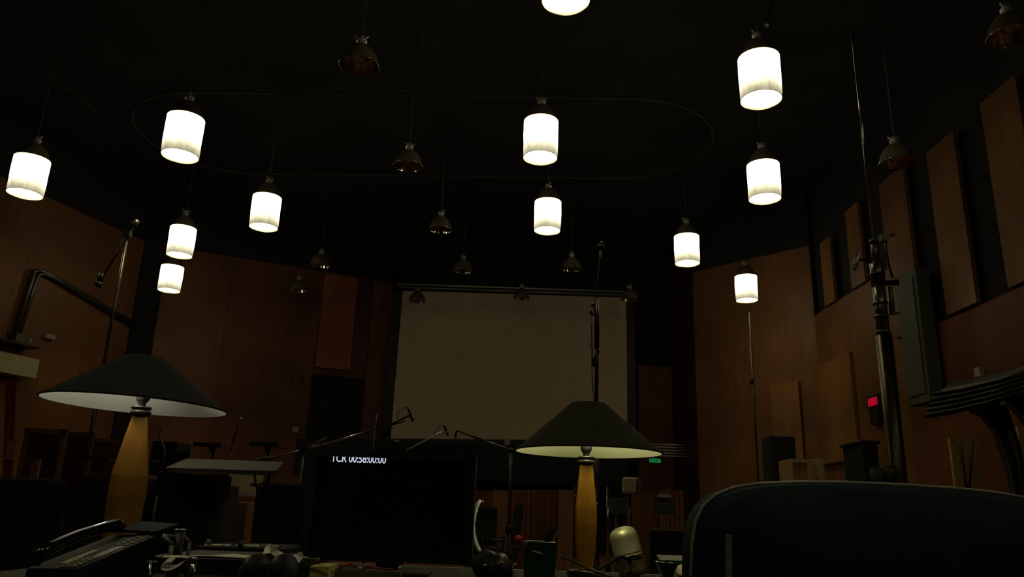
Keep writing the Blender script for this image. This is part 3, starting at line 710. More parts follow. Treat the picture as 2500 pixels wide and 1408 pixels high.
# right middle ground
def crate(xa, ya, xb, yb, Y, mt, lab, z0=0.0):
    a, b = P(xa, ya, Y), P(xb, yb, Y)
    t = thing('storage_crate', lab, 'crate', ((a.x + b.x) / 2, Y, 0), 'pale crates on the right')
    MB().bbox((a.x, Y, z0), (b.x, Y + .5, a.z)).build('body', mt, t, bevel=.01)
    k = MB(); k.bbox((a.x, Y - .02, a.z - .05), (b.x, Y, a.z)).bbox((b.x - .05, Y - .02, z0), (b.x, Y, a.z - .05)); k.build('edge_frame', 'cream', t)
    return t
crate(1933, 1119, 1991, 1300, 10.0, 'peach', 'larger pale crate with light rim above the navy chair')
crate(1998, 1119, 2022, 1300, 10.1, 'peach', 'narrower pale crate right of the larger one')
a, b = P(1880, 1062, 11), P(1945, 1120, 11)
tag(MB().bbox((a.x, 11, 0), (b.x, 11.4, a.z)).build('speaker_cabinet', 'black_paint', bevel=.02), 'dark cabinet left of the pale crates', 'cabinet')
a, b = P(2105, 1083, 6.6), P(2150, 1160, 6.6)
t = thing('equipment_case', 'black case at the foot of the crank stand', 'case', ((a.x + b.x) / 2, 6.8, 0))
MB().bbox((a.x, 6.6, 0), (b.x, 7, a.z)).build('body', 'black_paint', t, bevel=.01)
MB().bbox((a.x - .02, 6.58, a.z), (b.x + .02, 7.02, a.z + .03)).build('lid', 'black_plastic', t, bevel=.01)
for px in (2140, 2170):
    p = P(px, 1143 - (px - 2140) * .16, 4.2); t = thing('drink_cup', 'dull grey cup with a bright rim, %s of two above the navy chair' % ('left' if px == 2140 else 'right'), 'cup', (p.x, 4.2, p.z - .1), 'cups above the navy chair')
    MB().lathe([(0, -.1), (.03, -.1), (.036, 0), (.033, 0), (.028, -.095), (0, -.095)], c=p, n=20).build('body', 'greengrey', t)
    e = [(p.x + .036 * math.cos(2 * PI * j / 24), p.y + .036 * math.sin(2 * PI * j / 24), p.z) for j in range(24)]
    MB().ring(e, .002, 6, closed=True).build('rim', 'grey', t)
p = P(2155, 1143, 4.2)
t = thing('side_table', 'small black table under the two grey cups', 'table', (p.x, 4.3, 0))
zt2 = P(2140, 1143, 4.2).z - .102
MB().bbox((p.x - .2, 4.05, zt2 - .03), (p.x + .22, 4.6, zt2)).build('top', 'black_paint', t)
for sx in (-.17, .19):
    for y in (4.1, 4.55): MB().cyl((p.x + sx, y, 0), (p.x + sx, y, zt2 - .03), .012).build('leg', 'black_metal', t)
# pale yellow boards, the first crossed by two dark legs
for xa, xb, ya, lab in ((2318, 2408, 1068, 'pale yellow board behind the stacked chairs, crossed by two dark legs'), (2484, 2560, 1040, 'pale yellow board cut by the right edge, behind the stacked chairs')):
    Yy = 9.5 if xa == 2318 else 8.6
    a, b = P(xa, ya, Yy), P(xb, 1260, Yy)
    t = thing('folding_board', lab, 'board', ((a.x + b.x) / 2, Yy, 0), 'pale yellow boards')
    MB().bbox((a.x, Yy, .05), (b.x, Yy + .04, a.z)).build('sheet', 'amber', t)
    if xa == 2318:
        for x0_, x1_ in ((2343, 2362), (2376, 2366)): MB().cyl(P(x0_, ya + 4, Yy - .05), P(x1_, 1200, Yy - .05), .012, n=8).build('leg', 'black_metal', t)
    for x in (a.x + .1, b.x - .1): MB().bbox((x - .03, Yy - .2, 0), (x + .03, Yy + .3, .05)).build('foot', 'black_metal', t)
# stack of chairs lying nested at right
SC = [(2255, 1003, 'lowest'), (2262, 990, 'second lowest'), (2268, 976, 'middle'), (2274, 962, 'second highest'), (2282, 948, 'topmost')]
for i, (px, py, lab) in enumerate(SC):
    Y = 3.6; dz = i * .05
    t = thing('stacking_chair', lab + ' of the dark nested chairs stacked at the right edge', 'chair', (1.95, Y, 0), 'nested chairs at the right edge')
    def Q(x, y, dY=0): return P(x + 6 * i, y - 13 * i, Y + dY)
    # seat shell: curved sheet receding to the right
    rows = [[Q(2262, 1012), Q(2330, 1000, -.1), Q(2420, 978, -.25), Q(2540, 940, -.45)], [Q(2300, 985, .35), Q(2370, 972, .25), Q(2460, 950, .1), Q(2580, 912, -.1)]]
    vs = rows[0] + rows[1]; lo = [v - V((0, 0, .018)) for v in vs]
    MB().add(vs + lo, [(j, j + 1, j + 5, j + 4) for j in range(3)] + [(j + 8, j + 12, j + 13, j + 9) for j in range(3)] + [(j, j + 8, j + 9, j + 1) for j in range(3)] + [(j + 4, j + 5, j + 13, j + 12) for j in range(3)] + [(0, 4, 12, 8), (3, 11, 15, 7)], True).build('seat', 'black_plastic', t)
    MB().ring([Q(2258, 1014), Q(2330, 1003, -.1), Q(2420, 982, -.25), Q(2540, 944, -.45)], .012, 8).build('side_rail', 'black_metal', t)
    for k, off in enumerate((0, 75)):
        e = Q(2370 + off, 1002 - off * .25, -.15 - off * .002)
        top_ = [e, e + V((.05, 0, -.02)), e + V((.10, 0, -.10)), e + V((.13, 0, -.25)), V((e.x + .20 - .02 * i, e.y, .02 + 0 * i))]
        MB().ring(top_, .013, 8).build('leg', 'grey' if i in (0, 3) else 'black_metal', t)
# dark things at floor level right of the lamp
t, p = stand('mic_stand', 'short chrome pole right of the right desk lamp base', 'mic stand', 1484, 1188, 6.0, 'chrome', .01)
for px, y0, y1, lab in ((1403, 1186, 1213, 'left of the right desk lamp base'), (1457, 1196, 1232, 'right of the right desk lamp base')):
    t, p = stand('mic_stand', 'thin dark stand added for its glinting chrome knob, just ' + lab, 'mic stand', px, y0, 7.6, 'black_metal', .007)
    MB().ball(P(px + 1, y1, 7.56), (.012, .012, .022)).build('knob', 'chrome', t)  # stand and chrome ball added to make a small white glint
a, b = P(1523, 1164, 9), P(1555, 1205, 9)
t = thing('paper_lantern_box', 'pale box on a black stand right of the right desk lamp', 'box', ((a.x + b.x) / 2, 9, 0))
MB().bbox((a.x, 9, b.z), (b.x, 9.15, a.z)).build('box', 'cream', t, bevel=.02)
MB().bbox((b.x + .01, 8.98, b.z), (b.x + .04, 9.15, a.z + .01)).build('side_strip', 'grey', t)
MB().cyl(((a.x + b.x) / 2, 9.07, 0), ((a.x + b.x) / 2, 9.07, b.z), .02).build('pole', 'black_metal', t)
for px, lab in ((1510, 'black music desk behind the chrome pole'), (1625, 'black music desk with pale papers beside the navy chair')):
    a, b = P(px - 30, 1212, 7.4), P(px + 20, 1255, 7.4)
    t = thing('orchestra_stand', lab, 'music stand', ((a.x + b.x) / 2, 7.4, 0), 'tilted music desks right of the lamp')
    MB().box(((a.x + b.x) / 2, 7.4, (a.z + b.z) / 2), (b.x - a.x, .02, a.z - b.z), rotx(-.35)).build('desk', 'black_metal', t)
    MB().cyl(((a.x + b.x) / 2, 7.45, .03), ((a.x + b.x) / 2, 7.43, b.z + .05), .012).build('pole', 'grey', t)
    tripod(t, (a.x + b.x) / 2, 7.45, .25)
    if px == 1625:
        MB().box((((a.x + b.x) / 2), 7.36, a.z + .005), (.12, .03, .03), rotx(-.35)).build('paper', 'white', t)
p = P(1266, 1316, 10.6)
tag(MB().ball(p, (.062, .062, .055)).cyl(p - V((0, 0, .05)), (p.x, p.y, p.z - .09), .03).build('red_cup', 'red_plastic'), 'round red blur between the sideways chair and the pencil cup', 'cup')
tb = thing('side_stool', 'small dark stool under the round red cup', 'stool', (p.x, p.y, 0))
MB().cyl((p.x, p.y, p.z - .12), (p.x, p.y, p.z - .09), .16).build('seat', 'black_paint', tb)
for k in range(3): MB().cyl((p.x + .08 * math.cos(k * 2.09), p.y + .08 * math.sin(k * 2.09), p.z - .12), (p.x + .14 * math.cos(k * 2.09), p.y + .14 * math.sin(k * 2.09), 0), .01).build('leg', 'black_metal', tb)

# ------------------------------------------------------------------ near desk
DZ = CZ - .165
t = thing('studio_desk', 'black studio desk filling the bottom of the photo', 'desk', (-.1, 1.9, 0))
MB().bbox((-1.15, 1.15, DZ - .035), (.62, 2.52, DZ)).build('top', 'desk', t, bevel=.004)
MB().bbox((-1.10, 1.25, 0), (-1.05, 2.35, DZ - .035)).build('side_panel', 'desk', t)
MB().bbox((.52, 1.25, 0), (.57, 2.35, DZ - .035)).build('side_panel', 'desk', t)
MB().bbox((-1.05, 2.3, .2), (.52, 2.33, DZ - .035)).build('back_panel', 'desk', t)
MB().bbox((-1.15, 2.52, DZ - .02), (.62, 2.53, DZ + .001)).build('edge_strip', 'alu', t)

def desk_lamp(label, rimL, rimR, topL, topR, Y, base_px, neck_y, zdesk, sh_mat, lin, bs, stretch, dome):
    a, b = P(*rimL, Y), P(*rimR, Y)
    c = (a + b) / 2; R = (b - a).length / 2; ht = P((topL[0] + topR[0]) / 2, (topL[1] + topR[1]) / 2, Y).z - c.z
    rt = (P(*topR, Y) - P(*topL, Y)).length / 2
    tilt = math.atan2(b.z - a.z, b.x - a.x)
    t = thing('table_lamp', label, 'lamp', (c.x, Y, zdesk), 'wooden table lamps')
    Rm = Matrix.Rotation(-tilt, 3, 'Y'); n = 64
    if dome: prof = [(rt * .3, ht), (rt, ht * .985)] + [(rt + (R - rt) * (k / 10) ** 1.0, ht * (.97 * (1 - (k / 10)) ** .92)) for k in range(1, 11)]
    else: prof = [(rt, ht)] + [(rt + (R - rt) * k / 8, ht * (1 - k / 8) ** 1.0) for k in range(1, 9)]
    shd = MB().lathe(prof, c, n, Rm).build('shade', sh_mat, t)
    inner = [(r - .0025, z - .001) for r, z in prof[(1 if dome else 0):]]
    MB().lathe(inner, c, n, Rm).build('shade_lining', lin, shd)
    MB().lathe([(R + .0005, .003), (R + .001, -.001), (R - .003, -.001)], c, n, Rm).build('rim', sh_mat, shd)
    nz = P(base_px, neck_y, Y).z; bx = P(base_px, neck_y, Y).x
    # spindle body with four flat faces
    prof = [(0, bs[0]), (.18, bs[0] + (bs[1] - bs[0]) * .45), (.42, bs[1] * .98), (.56, bs[1]), (.78, bs[1] * .92), (1.0, bs[1] * .72)]
    vs = []; H = nz - zdesk - .02
    for f, hw in prof:
        z = nz - f * H
        for sx, sy in ((-1, -1), (1, -1), (1, 1), (-1, 1)): vs.append(V((bx, Y, z)) + rotz(stretch) @ V((sx * hw, sy * hw * bs[2], 0)))
    fs = [(i * 4 + j, i * 4 + (j + 1) % 4, i * 4 + 4 + (j + 1) % 4, i * 4 + 4 + j) for i in range(len(prof) - 1) for j in range(4)] + [(0, 1, 2, 3), tuple(range(len(vs) - 4, len(vs)))[::-1]]
    MB().add(vs, fs).build('base_body', 'honey', t, bevel=.003)
    MB().bbox((bx - .05, Y - .04, zdesk), (bx + .05, Y + .04, zdesk + .021)).build('foot_plate', 'brass_dark', t, bevel=.003)
    MB().lathe([(0, 0), (.018, 0), (.018, .004), (.025, .005), (.025, .013), (.021, .014), (.021, .018), (.025, .019), (.025, .024), (0, .025)], (bx, Y, nz), 24).build('neck_cap', 'neck', t)
    MB().lathe([(.009, .024), (.009, .034), (.013, .038), (.017, .046), (.017, .075), (0, .078)], (bx, Y, nz), 20).build('bulb_socket', 'rubber', t)
    top = c + V((0, 0, ht))
    MB().cyl((bx, Y, nz + .075), (c.x, Y, top.z - .003), .003, n=8).build('harp_rod', 'brass_dark', t)
    sp = MB()
    for k in range(3):
        q = k * 2 * PI / 3; sp.cyl((c.x, Y, top.z - .004), c + Rm @ V((rt * .98 * math.cos(q), rt * .98 * math.sin(q), ht - .004)), .0015, n=6)
    sp.build('spider', 'brass_dark', shd)
    l = bpy.data.lights.new('dim_bulb_light', 'POINT'); l.energy = DESK_W * (1.9 if lin == 'lining_warm' else 1.2)
    l.color = (1, .92, .66) if lin == 'lining_warm' else (1, .93, .76); l.shadow_soft_size = .018
    o = bpy.data.objects.new('dim_bulb_light', l); C.objects.link(o); o.location = (c.x + .0, Y - .035, c.z + ht * .33)
    return t
YL, YR = 2.0, 2.3
desk_lamp('table lamp with blue black shade and honey wood base at left', (124, 977), (543, 1002), (305, 868), (392, 872), YL, 342, 1016, DZ, 'navy_shade', 'lining_cool', (.0175, .042, .55), .35, True)
desk_lamp('table lamp with green black cone shade and honey wood base, right of centre', (1257, 1098), (1615, 1110), (1390, 984), (1474, 985), YR, 1431, 1135, DZ, 'black_shade', 'lining_warm', (.0175, .030, .7), .0, False)

# monitor
a, b = P(757, 1096, 2.1), P(1152, 1378, 2.12)
t = thing('computer_monitor', 'dark computer monitor showing the clipped time code text', 'monitor', ((a.x + b.x) / 2, 2.15, DZ))
Ym = 2.1; mz0, mz1 = b.z, a.z
MB().bbox((a.x, Ym + .006, mz0), (b.x, Ym + .05, mz1)).build('housing', 'black_plastic', t, bevel=.004)
bz = .024; zt1 = P(875, 1115.5, Ym - .004).z
k = MB(); k.bbox((a.x, Ym - .006, zt1), (b.x, Ym + .006, mz1)).bbox((a.x, Ym - .006, mz0), (b.x, Ym + .006, mz0 + bz)).bbox((a.x, Ym - .006, mz0 + bz), (a.x + bz, Ym + .006, zt1)).bbox((b.x - bz, Ym - .006, mz0 + bz), (b.x, Ym + .006, zt1))
k.build('bezel', 'black_plastic', t)
MB().bbox((a.x + bz, Ym + .003, mz0 + bz), (b.x - bz, Ym + .0055, zt1 + .0)).build('display', 'screen_glass', t)
q0, q1 = P(808, 1128, Ym + .002), P(942, 1128, Ym + .002)
tx = text('TCR 00:58:00:00', 'time_code', 'led_text', ((q0.x + q1.x) / 2, Ym + .002, (q0.z + q1.z) / 2 - .0005), .0285, t, (PI / 2, 0, 0), .0003)
bpy.context.view_layer.update(); tx.scale.x = (q1.x - q0.x) / max(tx.dimensions.x, .01)
MB().bbox(((a.x + b.x) / 2 - .03, Ym + .05, DZ + .01), ((a.x + b.x) / 2 + .03, Ym + .08, mz0 + .12)).build('stand_neck', 'black_plastic', t)
MB().bbox(((a.x + b.x) / 2 - .11, Ym - .02, DZ), ((a.x + b.x) / 2 + .11, Ym + .14, DZ + .01)).build('stand_base', 'black_plastic', t, bevel=.003)

# telephone
A = P(187, 1388, 1.6)
ex = V((.42, .90, .20)).normalized(); Bp = P(390, 1303, 1.78)
ex = (Bp - A); Lp = ex.length; ex.normalize()
FL = P(108, 1375, 1.675); ey = (FL - A); ey = ey - ex * ey.dot(ex); Wp = ey.length * 1.12; ey.normalize()
nz_ = ey.cross(ex) if ey.cross(ex).z > 0 else ex.cross(ey)
def tp(u, v, h=0): return A + ex * (u * Lp) + ey * (v * Wp) + nz_ * h
t = thing('desk_phone', 'black desk telephone at lower left, keypad and pale display', 'telephone', (A.x, A.y, DZ))
top4 = [tp(0, 0), tp(1, 0), tp(1, 1), tp(0, 1)]
bot4 = [V((p.x, p.y, DZ)) for p in top4]
MB().add(top4 + bot4, [(0, 1, 2, 3), (7, 6, 5, 4), (0, 4, 5, 1), (1, 5, 6, 2), (2, 6, 7, 3), (3, 7, 4, 0)]).build('body', 'black_plastic', t, bevel=.003)
def plate(u0, u1, v0, v1, h, name, mt): return MB().slab([tp(u0, v0, .0005), tp(u1, v0, .0005), tp(u1, v1, .0005), tp(u0, v1, .0005)], nz_ * h).build(name, mt, t)
plate(.30, .60, .07, .24, .0015, 'display', 'lcd')
plate(.12, .50, .42, .56, .001, 'label_card', 'key')
kb = MB()
for i in range(5):
    for j in range(3):
        u, v_ = .03 + i * .052, .07 + j * .115
        kb.slab([tp(u, v_, .0005), tp(u + .034, v_, .0005), tp(u + .034, v_ + .075, .0005), tp(u, v_ + .075, .0005)], nz_ * .0025)
kb.build('keypad', 'key', t)
kb = MB()
for i in range(5):
    for j in range(2):
        u, v_ = .64 + i * .062, .06 + j * .16
        kb.slab([tp(u, v_, .0005), tp(u + .025, v_, .0005), tp(u + .025, v_ + .12, .0005), tp(u, v_ + .12, .0005)], nz_ * .002)
kb.build('button_row', 'key', t)
k = MB().cyl(tp(0, 0, .001), tp(1, 0, .001), .0011, n=6).build('edge_trim', 'grey', t)
hs = [tp(-.02, .80, .012), tp(.06, .80, .026), tp(.2, .80, .030), tp(.5, .80, .034), tp(.8, .80, .030), tp(.95, .80, .026), tp(1.02, .8, .012)]
h = MB().ring(hs, [.012, .017, .013, .0115, .013, .017, .012], 14).build('handset', 'black_plastic', t); h.data.materials[0] = mat('gloss_black_plastic', (.012, .012, .012), .12, coat=1)
ck = [tp(-.02, .85, .0) + V((-.01 - .02 * math.sin(i * .1), -.002 * i, -.03 - .0006 * i)) + V((.005 * math.cos(i * 1.6), 0, .005 * math.sin(i * 1.6))) for i in range(50)]
MB().ring(ck, .0016, 6).build('coiled_lead', 'black_plastic', t)
pu = [tp(1, 0), tp(1, 1)]
MB().slab([tp(.93, -.02, .004), tp(1.15, -.2, .006), tp(1.22, .7, .010), tp(.96, .9, .010)], nz_ * .006).build('raised_cover', 'rubber', t)

# small black pen pot / mic-like cylinder
p = P(440, 1293, 1.75)
t = thing('desk_flashlight', 'upright black tube with a bright rim right of the telephone', 'flashlight', (p.x, 1.75, DZ))
MB().cyl((p.x, 1.75, DZ), (p.x, 1.75, p.z), .0105).build('barrel', 'black_metal', t)
e = [(p.x + .0105 * math.cos(2 * PI * j / 24), 1.75 + .0105 * math.sin(2 * PI * j / 24), p.z) for j in range(24)]
MB().ring(e, .0022, 8, closed=True).build('rim', 'chrome', t)
MB().cyl(P(397, 1308, 1.72), P(419, 1330, 1.72), .005).build('leg', 'grey', t); MB().cyl(P(449, 1310, 1.78), P(462, 1324, 1.78), .004).build('leg', 'grey', t)
MB().cyl((p.x, 1.75, DZ), (p.x, 1.75, DZ + .008), .024).build('foot', 'black_metal', t)
MB().ring([P(419, 1330, 1.72), V((P(421, 1340, 1.72).x, 1.72, DZ + .004))], .005).build('leg', 'grey', t)
MB().ring([P(397, 1308, 1.72), V((p.x - .009, 1.745, P(440, 1312, 1.75).z))], .005).build('leg_joint', 'grey', t)
MB().ring([P(449, 1310, 1.78), V((p.x + .006, 1.76, P(440, 1312, 1.75).z))], .004).build('leg_joint', 'grey', t)
MB().ring([P(462, 1324, 1.78), V((P(463, 1340, 1.78).x, 1.78, DZ + .004))], .004).build('leg', 'grey', t)
# paper strip loop
t = thing('paper_strip', 'curled white paper strip on the desk beside the telephone', 'paper', V((P(430, 1385, 1.6).x, 1.6, DZ)))
def ribbon(pts, wv, name, mt, parent, th=.0006):
    pts = [V(p) for p in pts]; wv = V(wv); n = len(pts)
    nn = MB(); nn.add([p for p in pts] + [p + wv for p in pts] + [p + V((0, 0, th)) for p in pts] + [p + wv + V((0, 0, th)) for p in pts],
        [(i, i + 1, n + i + 1, n + i) for i in range(n - 1)] + [(2 * n + i, 3 * n + i, 3 * n + i + 1, 2 * n + i + 1) for i in range(n - 1)] + [(0, n, 3 * n, 2 * n), (n - 1, 3 * n - 1, 4 * n - 1, 2 * n - 1)], True)
    return nn.build(name, mt, parent)
Yp = 1.55
ribbon([P(458, 1362, Yp), P(440, 1380, Yp), P(420, 1391, Yp), P(402, 1394, Yp), P(392, 1388, Yp), P(394, 1379, Yp), P(404, 1373, Yp), P(418, 1373, Yp)], (.003, .016, .009), 'curl', 'tissue', t)
ribbon([P(396, 1361, Yp + .02), P(425, 1360, Yp + .02), P(460, 1363, Yp + .02)], (0, .012, .003), 'flat_end', 'tissue', t)
MB().box(V((P(430, 1385, Yp).x, Yp + .02, DZ + .004)), (.06, .04, .008)).build('holder', 'black_plastic', t)
p = P(473, 1366, 1.6)
tag(MB().lathe([(0, -.004), (.008, -.004), (.007, .004), (0, .008)], p, 20).cyl(V((p.x, p.y, DZ)), p, .006).build('control_dial', 'chrome'), 'small round metal knob right of the curled paper strip', 'knob')
p = P(368, 1371, 1.5)
tag(MB().cyl(p - V((.01, 0, 0)), p + V((.01, 0, 0)), .0018).cyl(V((p.x, p.y, DZ)), p, .003).bbox((p.x - .02, p.y - .01, DZ), (p.x + .02, p.y + .02, DZ + .01)).build('metal_clip', 'chrome'), 'tiny shining metal clip below the telephone side', 'clip')
# bright metal edged tray behind
a, b = P(498, 1328, 2.62), P(682, 1334, 2.62)
t = thing('metal_rack', 'low rack with a shining metal edge behind the papers', 'rack', ((a.x + b.x) / 2, 2.6, 0))
for xa, xb in ((500, 545), (548, 563), (575, 633), (636, 680)):
    q0, q1 = P(xa, 1329.5 + (xa - 500) * .02, 2.55), P(xb, 1329.5 + (xb - 500) * .02, 2.55)
    MB().cyl(q0, q1, .0036).build('edge_bar', 'white_plastic' if xa < 600 else 'alu', t)
MB().bbox((a.x - .02, 2.56, DZ - .1), (b.x + .03, 2.9, a.z - .004)).build('body', 'black_paint', t)
for x in (a.x, b.x): MB().bbox((x - .02, 2.6, 0), (x + .02, 2.88, DZ - .1)).build('leg', 'black_metal', t)
MB().cyl(P(506, 1328, 2.53), P(512, 1317, 2.53), .007).build('grey_peg', 'grey', t)
MB().cyl(P(586, 1338, 2.53), P(588, 1318, 2.53), .008).ball(P(598, 1312, 2.53), .004).build('black_knob', 'black_metal', t)
# papers
t = thing('paper_sheet', 'long yellowish sheet of paper lying on the desk', 'paper', (P(600, 1355, 2.1).x, 2.1, DZ))
vs = []
rowsA = [P(440, 1355, 2.0), P(520, 1356, 2.0), P(600, 1361, 2.0), P(740, 1364, 2.02)]
rowsB = [P(450, 1354, 2.25), P(520, 1352, 2.28), P(590, 1349, 2.3), P(720, 1353, 2.3)]
MB().add(rowsA + rowsB + [v - V((0, 0, .002)) for v in rowsA + rowsB], [(i, i + 1, i + 5, i + 4) for i in range(3)] + [(i + 8, i + 12, i + 13, i + 9) for i in range(3)] + [(i, i + 8, i + 9, i + 1) for i in range(3)] + [(i + 4, i + 5, i + 13, i + 12) for i in range(3)] + [(0, 4, 12, 8), (3, 11, 15, 7)], True).build('sheet', 'paper', t)
a, b = rowsA[0], rowsA[3]
tag(MB().bbox((P(400, 1370, 2.1).x, 1.98, DZ), (P(745, 1370, 2.1).x, 2.32, rowsA[3].z - .004)).build('script_binder', 'black_plastic', bevel=.002), 'black binder lying under the yellowish paper', 'binder')
def crumple(name, label, outline, Y, mt, bend):
    n = len(outline); pts = []
    for i, (x, y) in enumerate(outline): pts.append(P(x, y, Y + bend * math.sin(i * 1.9)))
    c = sum(pts, V()) / n - V((0, .012, 0)); vs = pts + [c]
    mb = MB(); mb.add(vs + [v + V((0, .0015, 0)) for v in vs], [(i, (i + 1) % n, n) for i in range(n)] + [((i + 1) % n + n + 1, i + n + 1, 2 * n + 1) for i in range(n)] + [(i, i + n + 1, (i + 1) % n + n + 1, (i + 1) % n) for i in range(n)])
    return tag(mb.build(name, mt), label, 'paper', 'crumpled tissues')
crumple('crumpled_tissue', 'crumpled pale tissue standing up, left of the two behind the headphones', [(645, 1340), (650, 1332), (659, 1326), (665, 1331), (680, 1343), (700, 1354), (682, 1366), (665, 1370), (650, 1373), (642, 1352)], 1.97, 'tissue', .02)
crumple('crumpled_tissue', 'crumpled pale tissue lying lower, right of the two behind the headphones', [(710, 1356), (722, 1352), (730, 1347), (738, 1348), (740, 1357), (762, 1362), (781, 1361), (776, 1372), (745, 1372), (722, 1381)], 1.93, 'tissue', .02)
a, b = P(755, 1378, 1.9), P(815, 1420, 1.9)
t = thing('card_box', 'yellow card box at the lower edge left of the monitor', 'box', ((a.x + b.x) / 2, 1.85, DZ))
MB().bbox((P(757, 1381, 1.85).x, 1.85, DZ), (P(802, 1381, 1.85).x, 1.96, P(757, 1381, 1.85).z)).build('body', 'yellow_paper', t)
MB().bbox((P(718, 1376, 1.9).x, 1.9, DZ), (P(756, 1376, 1.9).x, 2.06, P(757, 1378, 1.9).z)).build('flap', 'olive', t)
ribbon([P(700, 1388, 1.83), P(720, 1379, 1.83), P(745, 1373, 1.84), P(770, 1375, 1.84), P(790, 1385, 1.84), P(815, 1400, 1.84)], (0, .003, 0), 'string', 'black_plastic', t, .002)
# headphones: pair of black cups in front
def cup(mb, c, r, ax):
    ax = V(ax).normalized(); q = ax.to_track_quat('Z', 'Y').to_matrix()
    return mb.lathe([(0, -.02), (r * .7, -.018), (r * .95, -.008), (r, .004), (r * .92, .014), (r * .6, .018), (0, .018)], c, 28, q)
t = thing('headphones', 'black headphones lying on the desk before the crumpled tissues', 'headphones', (P(650, 1400, 1.7).x, 1.7, DZ))
for px, ax in ((625, (1, -.6, .25)), (692, (1, -.5, .2))):
    c = P(px, 1392, 1.7)
    cup(MB(), c, .034, ax).build('ear_cup', 'black_plastic', t)
    cup(MB(), c - V(ax).normalized() * .016, .024, ax).build('ear_pad', 'black_fabric', t)
MB().ring([P(625, 1395, 1.7), P(612, 1420, 1.66), P(640, 1440, 1.6), P(680, 1430, 1.62), P(695, 1402, 1.7)], .005, 8).build('headband', 'black_plastic', t)
MB().cyl(P(655, 1378, 1.72), P(664, 1374, 1.72), .004).build('yoke', 'alu', t)
# desk metal strip with red leads
a, b = P(800, 1391, 1.95), P(980, 1391, 1.95)
t = thing('patch_bay', 'narrow grey metal patch panel under the monitor', 'panel', ((a.x + b.x) / 2, 1.95, DZ))
MB().bbox((a.x, 1.93, DZ), (b.x, 1.98, a.z + .004)).build('strip', 'grey', t, bevel=.001)
for px in (822, 879, 975): MB().ball(P(px, 1386, 1.94), .004).build('screw_head', 'alu', t)
for i, pts in enumerate(([(826, 1392), (835, 1380), (858, 1376), (873, 1387), (876, 1394)], [(884, 1392), (895, 1383), (925, 1387), (960, 1390)])):
    tag(MB().ring([P(x, y, 1.91) for x, y in pts], .0025, 8).build('patch_lead', 'red_plastic'), ['curved red lead arching on the left half of the patch panel', 'flat red lead along the right half of the patch panel'][i], 'cable', 'red leads')
# white headband headphones
t = thing('headphones', 'headphones with a tall curved white headband right of the monitor', 'headphones', (P(1180, 1390, 1.9).x, 1.9, DZ))
hb = [(1174, 1220), (1166, 1230), (1159, 1250), (1154, 1275), (1155, 1300), (1161, 1325), (1170, 1344), (1178, 1354)]
MB().ring([P(x, y, 2.32) for x, y in hb], [.0036] + [.0062] * 6 + [.0036], 10).build('headband', 'white_plastic', t)
MB().ring([P(x + 6, y, 2.32) for x, y in [(1156, 1255), (1153, 1280), (1154, 1300), (1160, 1325), (1168, 1342)]], .0028, 8).build('inner_padding', 'teal', t)
MB().cyl(P(1160, 1248, 2.32), P(1166, 1250, 2.32), .004).ball(P(1178, 1224, 2.32), .003).ball(P(1180, 1349, 2.32), .005).build('slider', 'white_plastic', t)
cup(MB(), P(1186, 1378, 1.9), .034, (.5, -1, .2)).build('ear_cup', 'black_plastic', t)
cup(MB(), P(1222, 1388, 1.86), .034, (1, -.5, .4)).build('ear_cup', 'black_plastic', t)
MB().ball(P(1184, 1380, 1.865), .004).build('logo_stud', 'alu', t)
MB().ring([P(1216, 1378, 1.82), P(1222, 1372, 1.82), P(1229, 1374, 1.82)], .003, 8).build('hinge_trim', 'cream', t)
MB().ring([P(1178, 1354, 2.32), P(1182, 1364, 2.2), P(1186, 1376, 1.93)], .006, 8).build('yoke', 'black_plastic', t)
tag(MB().ring([P(1262, 1376, 1.8), P(1254, 1378, 1.8), P(1251, 1388, 1.8), P(1257, 1402, 1.8), P(1262, 1415, 1.8)], .0018, 8).build('loop_wire', 'alu'), 'small shiny wire loop right of the white headband headphones', 'wire')
# pencil cup of dark green plastic with scissors
a, b = P(1282, 1322, 1.9), P(1355, 1330, 1.9)
t = thing('pencil_cup', 'dark green glossy bin with a bright rim left of the right lamp base', 'cup', ((a.x + b.x) / 2, 1.95, DZ))
w2 = .036; cx_ = (a.x + b.x) / 2
wl = MB()
for (x_a, x_b, y_a, y_b) in ((-w2, w2, 1.9, 1.903), (-w2, w2, 1.967, 1.97), (-w2, -w2 + .003, 1.9, 1.97), (w2 - .003, w2, 1.9, 1.97)): wl.bbox((cx_ + x_a, y_a, DZ), (cx_ + x_b, y_b, a.z))
wl.bbox((cx_ - w2, 1.9, DZ), (cx_ + w2, 1.97, DZ + .004)); wl.build('body', 'glass_green', t)
MB().ring([(cx_ - w2, 1.9, a.z), (cx_ + w2, 1.9, a.z), (cx_ + w2, 1.97, a.z), (cx_ - w2, 1.97, a.z)], .0012, 6, closed=True).build('rim', 'alu', t)
MB().cyl(P(1284, 1318, 1.9), P(1284, 1345, 1.9), .003).build('corner_post', 'grey', t)
MB().ring([P(1300, 1345, 1.895), P(1315, 1349, 1.895), P(1325, 1353, 1.895)], .002, 8).build('highlight_tube', 'alu', t)  # thin bright tube put in for a highlight on the bin
t = thing('scissors', 'dark scissors with a bright blade edge in the green bin', 'scissors', (cx_ + .03, 1.93, DZ))
MB().slab([P(1345, 1328, 1.93), P(1349, 1329, 1.93), P(1362, 1299, 1.93), P(1359, 1296, 1.93)], (0, .003, 0)).build('blade', 'alu', t)
MB().slab([P(1328, 1326, 1.935), P(1343, 1328, 1.935), P(1358, 1298, 1.935), P(1343, 1290, 1.935), P(1336, 1296, 1.935)], (0, .004, 0)).build('handle', 'black_plastic', t)
MB().cyl(P(1337, 1326, 1.933), V((P(1335, 1380, 1.93).x, 1.933, DZ + .01)), .004).build('shaft', 'black_plastic', t)
